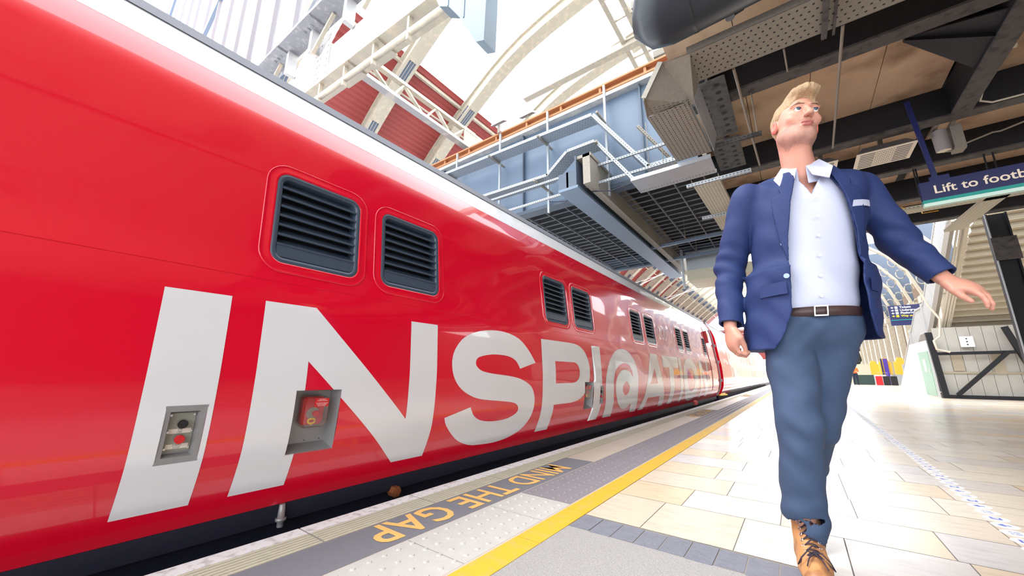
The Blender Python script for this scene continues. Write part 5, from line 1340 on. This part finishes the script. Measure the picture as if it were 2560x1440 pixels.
def collarf(p):
    c = p - A3(.121, 1.948, 0); ax = A3(.02, -.10, 1.0)
    yy = c[:, 1] + .12*(c[:, 2]-1.54)
    r = np.sqrt(c[:, 0]**2 + yy**2); R = .071 - .10*(c[:, 2]-1.54)
    tilt = .35*c[:, 1].clip(-.09, .09)
    d = np.maximum(np.abs(r - R) - .0032, np.maximum(c[:, 2] - (1.592+tilt), (1.510+tilt) - c[:, 2]))
    gap = np.maximum(np.abs(c[:, 0] + .25*yy*0) - .014, yy); return np.maximum(d, -gap)
sdobj('shirt_collar', collarf, (-.02, 1.82, 1.44), (.26, 2.08, 1.68), .0028, shirtm, sh)
for s_ in (-1, 1):
    b = MB(); nn = Vector((s_*.02, -.95, .25)).normalized()
    A_ = [(.121+s_*.066, 1.925, 1.600), (.121+s_*.016, 1.876, 1.560), (.121+s_*.030, 1.850, 1.505), (.121+s_*.078, 1.838, 1.470), (.121+s_*.100, 1.880, 1.535)]
    b.add(A_ + [tuple(Vector(q)+nn*.005) for q in A_], [(0,1,2,3,4),(9,8,7,6,5),(0,5,6,1),(1,6,7,2),(2,7,8,3),(3,8,9,4),(4,9,5,0)])
    b.build('collar_leaf', shirtm, sh)
b = MB()
for z in (1.40, 1.32, 1.24, 1.16, 1.08, 1.00):
    y = -.124 - .004*math.sin((z-1)*4); b.disc(tpt(.004, y-.012, z), tuple(np.array(tpt(0, -1, 0))-np.array(tpt(0, 0, 0))), .0055, 10, .003)
b.build('shirt_buttons', M['label'], sh)
JK = mat('blue_wool_jacket', (24, 46, 98), .72, var=.14, vs=70, bump=.12, bs=420)
def sleeve(p, s_, g=0):
    d = cone(p, J[s_+'sh'], J[s_+'el'], .072+g, .060+g)
    d2 = cone(p, J[s_+'el'], J[s_+'wr'], .060+g, .046+g); d = su(d, d2, .018)
    e = A3(*J[s_+'el']); r = np.linalg.norm(p-e, axis=1)
    d += np.sin((p-e) @ A3(.35, .2, 1)*95)*.0048*np.exp(-(r/.12)**2) + fold(p, .8)
    w_ = A3(*J[s_+'wr']); ax = w_ - e; ax /= np.linalg.norm(ax)
    return d, (p - w_) @ ax + .012
def jacketf(p):
    q = tlocal(p)
    flare = .012 + .05*np.clip(1.05 - q[:, 2], 0, .3)
    d = jbase(p, q)
    low = np.sqrt((q[:, 0]/(.205+flare*1.2))**2 + (q[:, 1]/(.150+flare))**2) - 1
    dl = np.maximum(low*.16, np.maximum(q[:, 2]-1.12, .80-q[:, 2])); d = su(d, dl, .06)
    d += fold(p, 1.0)
    inner = d + .009
    # open front: wide V, cutaway hem
    z = q[:, 2]
    wl = np.interp(z, [.80,.86,.95,1.05,1.15,1.25,1.40,1.50,1.56], [.150,.118,.094,.092,.094,.094,.080,.058,.052])   # his right side (image left)
    wr_ = np.interp(z, [.80,.86,.95,1.05,1.15,1.25,1.40,1.50,1.56], [.195,.172,.150,.140,.140,.132,.100,.066,.058])
    opening = np.maximum(np.maximum(q[:, 0]-wr_, -q[:, 0]-wl), q[:, 1]-.03)
    shell = np.maximum(d, -inner)
    body_ = np.maximum(shell, -opening)
    body_ = np.maximum(body_, .815 + .03*np.sin(q[:, 0]*9) - z)
    neckcut = cone(p, (.12,1.955,1.55), (.13,1.94,1.71), .073, .085); body_ = np.maximum(body_, -neckcut)
    out = body_
    for s_ in ('r', 'l'):
        sd, cut = sleeve(p, s_); innr = sd + .009
        tube_ = np.maximum(np.maximum(sd, -innr), cut)
        # keep the tube only outside the jacket body
        out = su(out, np.maximum(tube_, -(d+.006)), .012)
    return out
jk = sdobj('jacket', jacketf, (-.36, 1.66, .78), (.68, 2.26, 1.62), .0042, JK, man)
# lapels: folded strips following the opening edge
def lapel(side):
    def f(p):
        q = tlocal(p); z = q[:, 2]
        edge = np.interp(z, [1.10,1.25,1.40,1.50,1.56], [.094,.094,.080,.058,.052]) if side < 0 else np.interp(z, [1.10,1.25,1.40,1.50,1.56], [.140,.132,.100,.066,.058])
        u = q[:, 0]*side - edge
        wdt = np.interp(z, [1.14,1.22,1.36,1.43,1.445,1.47,1.55], [0,.022,.056,.066,.040,.052,.035])
        d = jbase(p, q)
        sh_ = np.abs(d - .007) - .0035
        return np.maximum(np.maximum(sh_, np.maximum(-u, u-wdt)), np.maximum(1.15-z, np.maximum(z-1.56, q[:, 1]-.01)))
    return f
for s_ in (-1, 1):
    o = sdobj('lapel', lapel(s_), (-.12, 1.76, 1.10), (.36, 2.16, 1.62), .0032, JK, jk)
def jsurf(x, z, off=.004):    # front surface point of the jacket in torso frame
    ys = np.linspace(-.30, 0, 301); P = np.stack([np.full(301, x), ys, np.full(301, z)], 1)
    d = jbase(None, P)
    fl = .012 + .05*max(0, min(.3, 1.05-z)); low = np.sqrt((P[:, 0]/(.205+fl*1.2))**2 + (P[:, 1]/(.150+fl))**2) - 1
    d = su(d, np.maximum(low*.16, np.maximum(P[:, 2]-1.12, .80-P[:, 2])), .06)
    i = int(np.argmax(d < 0)); return Vector(tpt(x, ys[i]-off, z))
def patch(name, quad, m, th=.003, parent=None, n=6):
    b = MB(); a, b1, c, d = quad; g = [[jsurf(*(np.array(a)*(1-u)*(1-v)+np.array(b1)*u*(1-v)+np.array(c)*u*v+np.array(d)*(1-u)*v), th) for u in np.linspace(0, 1, n+1)] for v in np.linspace(0, 1, 4)]
    vs = [p for r_ in g for p in r_]; k = n+1
    b.add(vs, [(j*k+i, j*k+i+1, (j+1)*k+i+1, (j+1)*k+i) for j in range(3) for i in range(n)], True)
    e = [p for p in g[0]] + [p + Vector((0, .006, 0)) for p in g[0]]; b.add(e, [(i, i+1, k+i+1, k+i) for i in range(n)])
    return b.build(name, m, parent)
patch('pocket_flap', [(-.19,1.01),(-.108,1.015),(-.112,1.065),(-.19,1.06)], JK, .010, jk)
patch('pocket_flap', [(.19,1.01),(.158,1.015),(.158,1.065),(.19,1.06)], JK, .010, jk)
pk = patch('pocket_square', [(.118,1.345),(.196,1.36),(.196,1.385),(.124,1.372)], shirtm, .014, jk); pk['label'] = 'white pocket square'
b = MB()
for z in (1.225, 1.085): b.disc(jsurf(-.108, z, .004), (-.2, -1, 0), .010, 12, .004)
b.build('jacket_buttons', mat('pale_blue_button', (150, 176, 214), .4), jk)
# belt
b = MB(); n = 48; ring = []
for k in range(n):
    a = 2*math.pi*k/n; ring.append((.166*math.cos(a), .128*math.sin(a)-.006))
vs = [tpt(x, y, z) for z in (.925, .962) for x, y in ring] + [tpt(x*.96, y*.96, z) for z in (.962, .925) for x, y in ring]
b.add(vs, [(r*n+j, r*n+(j+1) % n, ((r+1) % 4)*n+(j+1) % n, ((r+1) % 4)*n+j) for r in range(4) for j in range(n)], True)
bl = b.build('belt', mat('dark_brown_leather', (66, 48, 48), .45), man)
b = MB()
for a_, c_ in ((( -.022, .923), (.022, .928)), ((-.022, .959), (.022, .964)), ((-.022, .923), (-.018, .964)), ((.018, .923), (.022, .964))): b.box((0,0,0),(0,0,0)) if False else b.prism([tpt(a_[0], -.140, a_[1]), tpt(c_[0], -.140, a_[1]), tpt(c_[0], -.140, c_[1]), tpt(a_[0], -.140, c_[1])], (0, -.004, 0))
b.build('buckle', M['chrome'], bl)
# trousers
TR = mat('slate_blue_chinos', (58, 78, 108), .8, var=.10, vs=40, bump=.06, bs=500)
def trousf(p):
    q = tlocal(p)
    d = ellip(q, (0, .0, .90), (.168, .130, .12))
    for s_, r0, r1, r2 in (('r', .092, .072, .063), ('l', .092, .070, .060)):
        h_, k_, a_ = J[s_+'hip'], J[s_+'kn'], A3(*J[s_+'an']); kk = A3(*k_); dirn = (a_-kk)/np.linalg.norm(a_-kk)
        d = su(d, cone(p, (h_[0], h_[1], h_[2]-.04), k_, r0, r1), .03)
        d2 = cone(p, k_, tuple(a_ - dirn*(-.0)), r1, r2 + (.006 if s_ == 'r' else 0))
        cut = (p-a_) @ dirn - (.0 if s_ == 'r' else -.01) - (.05*(p[:, 0]-a_[0])/.09 if s_ == 'r' else 0)
        rr_ = np.linalg.norm(p-a_, axis=1)
        d2 = d2 + np.sin((p-a_) @ dirn*70 + p[:, 0]*30)*.0045*np.exp(-(rr_/.14)**2)
        d2 = np.maximum(d2, cut)
        hollow = cone(p, k_, tuple(a_+dirn*.05), r1-.012, r2); hollow = np.maximum(hollow, -((p-a_) @ dirn) - .06); d2 = np.maximum(d2, -hollow)
        d = su(d, d2, .02)
    r_ = np.linalg.norm(p - A3(*J['rkn']), axis=1)
    d += np.sin(p[:, 2]*60+p[:, 0]*50)*.0020*np.exp(-(r_/.14)**2) + fold(p, .9)
    cr = np.linalg.norm(p - A3(.05, 1.84, .86), axis=1); d += np.sin(p[:, 2]*70 - p[:, 0]*70)*.0028*np.exp(-(cr/.10)**2)
    return np.maximum(d, q[:, 2] - .945)
sdobj('trousers', trousf, (-.18, 1.66, .04), (.34, 2.42, .96), .0048, TR, man)
# boots
BT = mat('tan_leather_boot', (196, 142, 92), .5, var=.16, vs=16, dirt=(150, 104, 70), ds=20); SOLE = mat('dark_brown_sole', (70, 50, 40), .7)
LACE = mat('dark_boot_lace', (52, 44, 56), .8)
def boot(heel, toe, up, par):
    """heel, toe = ground points of the sole ends; up = sole normal"""
    H_ = A3(*heel); T_ = A3(*toe); L = np.linalg.norm(T_-H_); F_ = (T_-H_)/L; U = A3(*up); U -= F_*(U@F_); U /= np.linalg.norm(U); X = np.cross(F_, U)
    Bm = np.stack([X, F_, U], 1)
    loc = lambda p: (p - H_) @ Bm
    def up_(p):
        q = loc(p)
        d = cone(q, (0, .045, .058), (0, .13, .050), .042, .042, ((0,0,1), 1.0)); d = su(d, cone(q, (0, .13, .045), (.006, .235, .038), .044, .038), .03)
        d = su(d, cone(q, (0, .045, .06), (0, .035, .165), .042, .046), .03); d = su(d, cone(q, (0, .06, .12), (0, .17, .055), .036, .034), .03)
        d = np.maximum(d, .012 - q[:, 2]); d = np.maximum(d, q[:, 2] - .185)
        hol = cone(q, (0, .04, .15), (0, .035, .25), .034, .044); return np.maximum(d, -hol)
    def sole_(p):
        q = loc(p); d = np.full(len(p), 9.)
        w_ = np.interp(q[:, 1], [0,.04,.12,.20,.27,.285], [.030,.040,.037,.050,.034,.018]); 
        d = np.maximum(np.abs(q[:, 0]) - w_, np.maximum(-q[:, 1], q[:, 1]-.285)); h_ = np.interp(q[:, 1], [0,.085,.087], [0,0,.006])
        return np.maximum(np.maximum(d, q[:, 2]-.020), h_-q[:, 2])
    c = H_ + F_*.14; lo = c - .22; hi = c + .24
    o = sdobj('boot', up_, tuple(lo), tuple(hi), .0032, BT, par)
    so = sdobj('sole', sole_, tuple(lo), tuple(hi), .0032, SOLE, None); setparent(so, o)
    W = lambda a, b_, c_: tuple(H_ + X*a + F_*b_ + U*c_)
    # lacing up the instep
    st_ = [(.175, .098), (.155, .108), (.135, .119), (.115, .132), (.100, .146), (.090, .162), (.087, .178)]
    b = MB()
    for i, (y, z) in enumerate(st_):
        b.tube([W(-.021, y-.003, z-.009), W(-.012, y+.003, z+.001), W(0, y+.004, z+.003), W(.012, y+.003, z+.001), W(.021, y-.003, z-.009)], .0024, 6)
        if i: y0, z0 = st_[i-1]; b.tube([W(-.020, y-.002, z-.007), W(0, (y+y0)/2+.005, (z+z0)/2+.006), W(.020, y0-.002, z0-.007)], .0022, 6)
    for sg in (-1, 1):
        b.tube([W(0, .176, .106), W(sg*.020, .188, .112), W(sg*.040, .198, .092), W(sg*.050, .186, .066), W(sg*.036, .172, .078), W(sg*.008, .170, .104)], .0022, 6)
        b.tube([W(0, .176, .106), W(sg*.018, .20, .096), W(sg*.028, .222, .078)], .0022, 6)
    lc = b.build('laces', LACE, None); setparent(lc, o)
    b = MB()
    for y, z in st_:
        for sg in (-1, 1):
            c0 = Vector(W(sg*.024, y-.004, z-.012)); nn = Vector(X*sg*.7 + U*.5 + F_*.5).normalized()
            a_ = nn.cross(Vector(F_)).normalized(); bb = nn.cross(a_); pts = [c0+nn*.002+(a_*math.cos(t)+bb*math.sin(t))*.0052 for t in [2*math.pi*j/10 for j in range(11)]]
            b.tube(pts, .0016, 5, caps=False)
    ey = b.build('eyelets', M['chrome'], None); setparent(ey, o)
    return o
boot((-.052,1.968,.0), (-.022,1.684,.0), (0,0,1), man)
boot((-.040,2.345,.165), (-.035,2.120,.005), (0,-.62,.78), man)
# distant people
def worker(x, y):
    def f(p):
        q = p - A3(x, y, 0)
        d = ellip(q, (0, .0, 1.62), (.085, .10, .12)); d = su(d, cone(q, (0,0,1.45), (0,0,1.35), .05, .07), .03)
        d = su(d, ellip(q, (0, .01, 1.22), (.20, .13, .27)), .05)
        for s_ in (-1, 1):
            d = su(d, cone(q, (s_*.19, 0, 1.40), (s_*.24, -.02, 1.14), .055, .045), .03); d = su(d, cone(q, (s_*.24, -.02, 1.14), (s_*.12-.08, -.25, 1.12), .045, .032), .02)
            d = su(d, cone(q, (s_*.09, 0, .95), (s_*.11, 0, .5), .095, .07), .04); d = su(d, cone(q, (s_*.11, 0, .5), (s_*.12, 0, .06), .065, .05), .02)
            d = su(d, cone(q, (s_*.12, .03, .045), (s_*.13, -.16, .04), .045, .04), .02)
        return d
    def pt(c):
        q = c - A3(x, y, 0); out = np.zeros(len(c), int); out[(q[:, 2] < .98)] = 1; out[(q[:, 2] > .98) & (q[:, 2] < 1.46)] = 2; out[(q[:, 1] < -.14) & (q[:, 2] > .9)] = 0; out[q[:, 2] > 1.68] = 3; return out
    o = sdobj('person', f, (x-.4, y-.4, 0), (x+.4, y+.3, 1.8), .02, None, None, pt, [M['skin'], M['navy'], M['orange'], M['chassis']])
    tag(o, 'distant worker in an orange high-visibility vest and dark trousers', 'person')
worker(3.95, 44.5)
def statue(x, y):
    t = thing('statue', 'dark bronze standing figure on a pale plinth far down the hall', 'statue', (x, y, 0))
    b = MB(); b.box((x-.9, y-.5, 0), (x+.9, y+.5, 1.9)); b.box((x-1.0, y-.6, 0), (x+1.0, y+.6, .3)); b.build('plinth', M['wallcream'], t)
    def f(p):
        q = p - A3(x, y, 1.9)
        d = ellip(q, (0, 0, 2.45), (.16, .18, .2)); d = su(d, ellip(q, (0,0,2.6), (.26,.28,.07)), .03)
        d = su(d, cone(q, (0,0,1.9), (0,0,.5), .30, .46), .1); d = su(d, cone(q, (-.3,0,1.95), (-.42,-.1,1.3), .11, .09), .08); d = su(d, cone(q, (.3,0,1.95), (.40,-.1,1.4), .11, .09), .08)
        d = su(d, cone(q, (-.15,0,.5), (-.16,0,.05), .13, .11), .06); d = su(d, cone(q, (.15,0,.5), (.16,-.05,.05), .13, .11), .06)
        d = su(d, cone(q, (-.1,-.25,1.5), (.1,-.3,1.45), .16, .16), .05)
        return d
    sdobj('figure', f, (x-.7, y-.6, 1.9), (x+.7, y+.6, 4.7), .04, M['bronze'], t)
statue(4.9, 52)
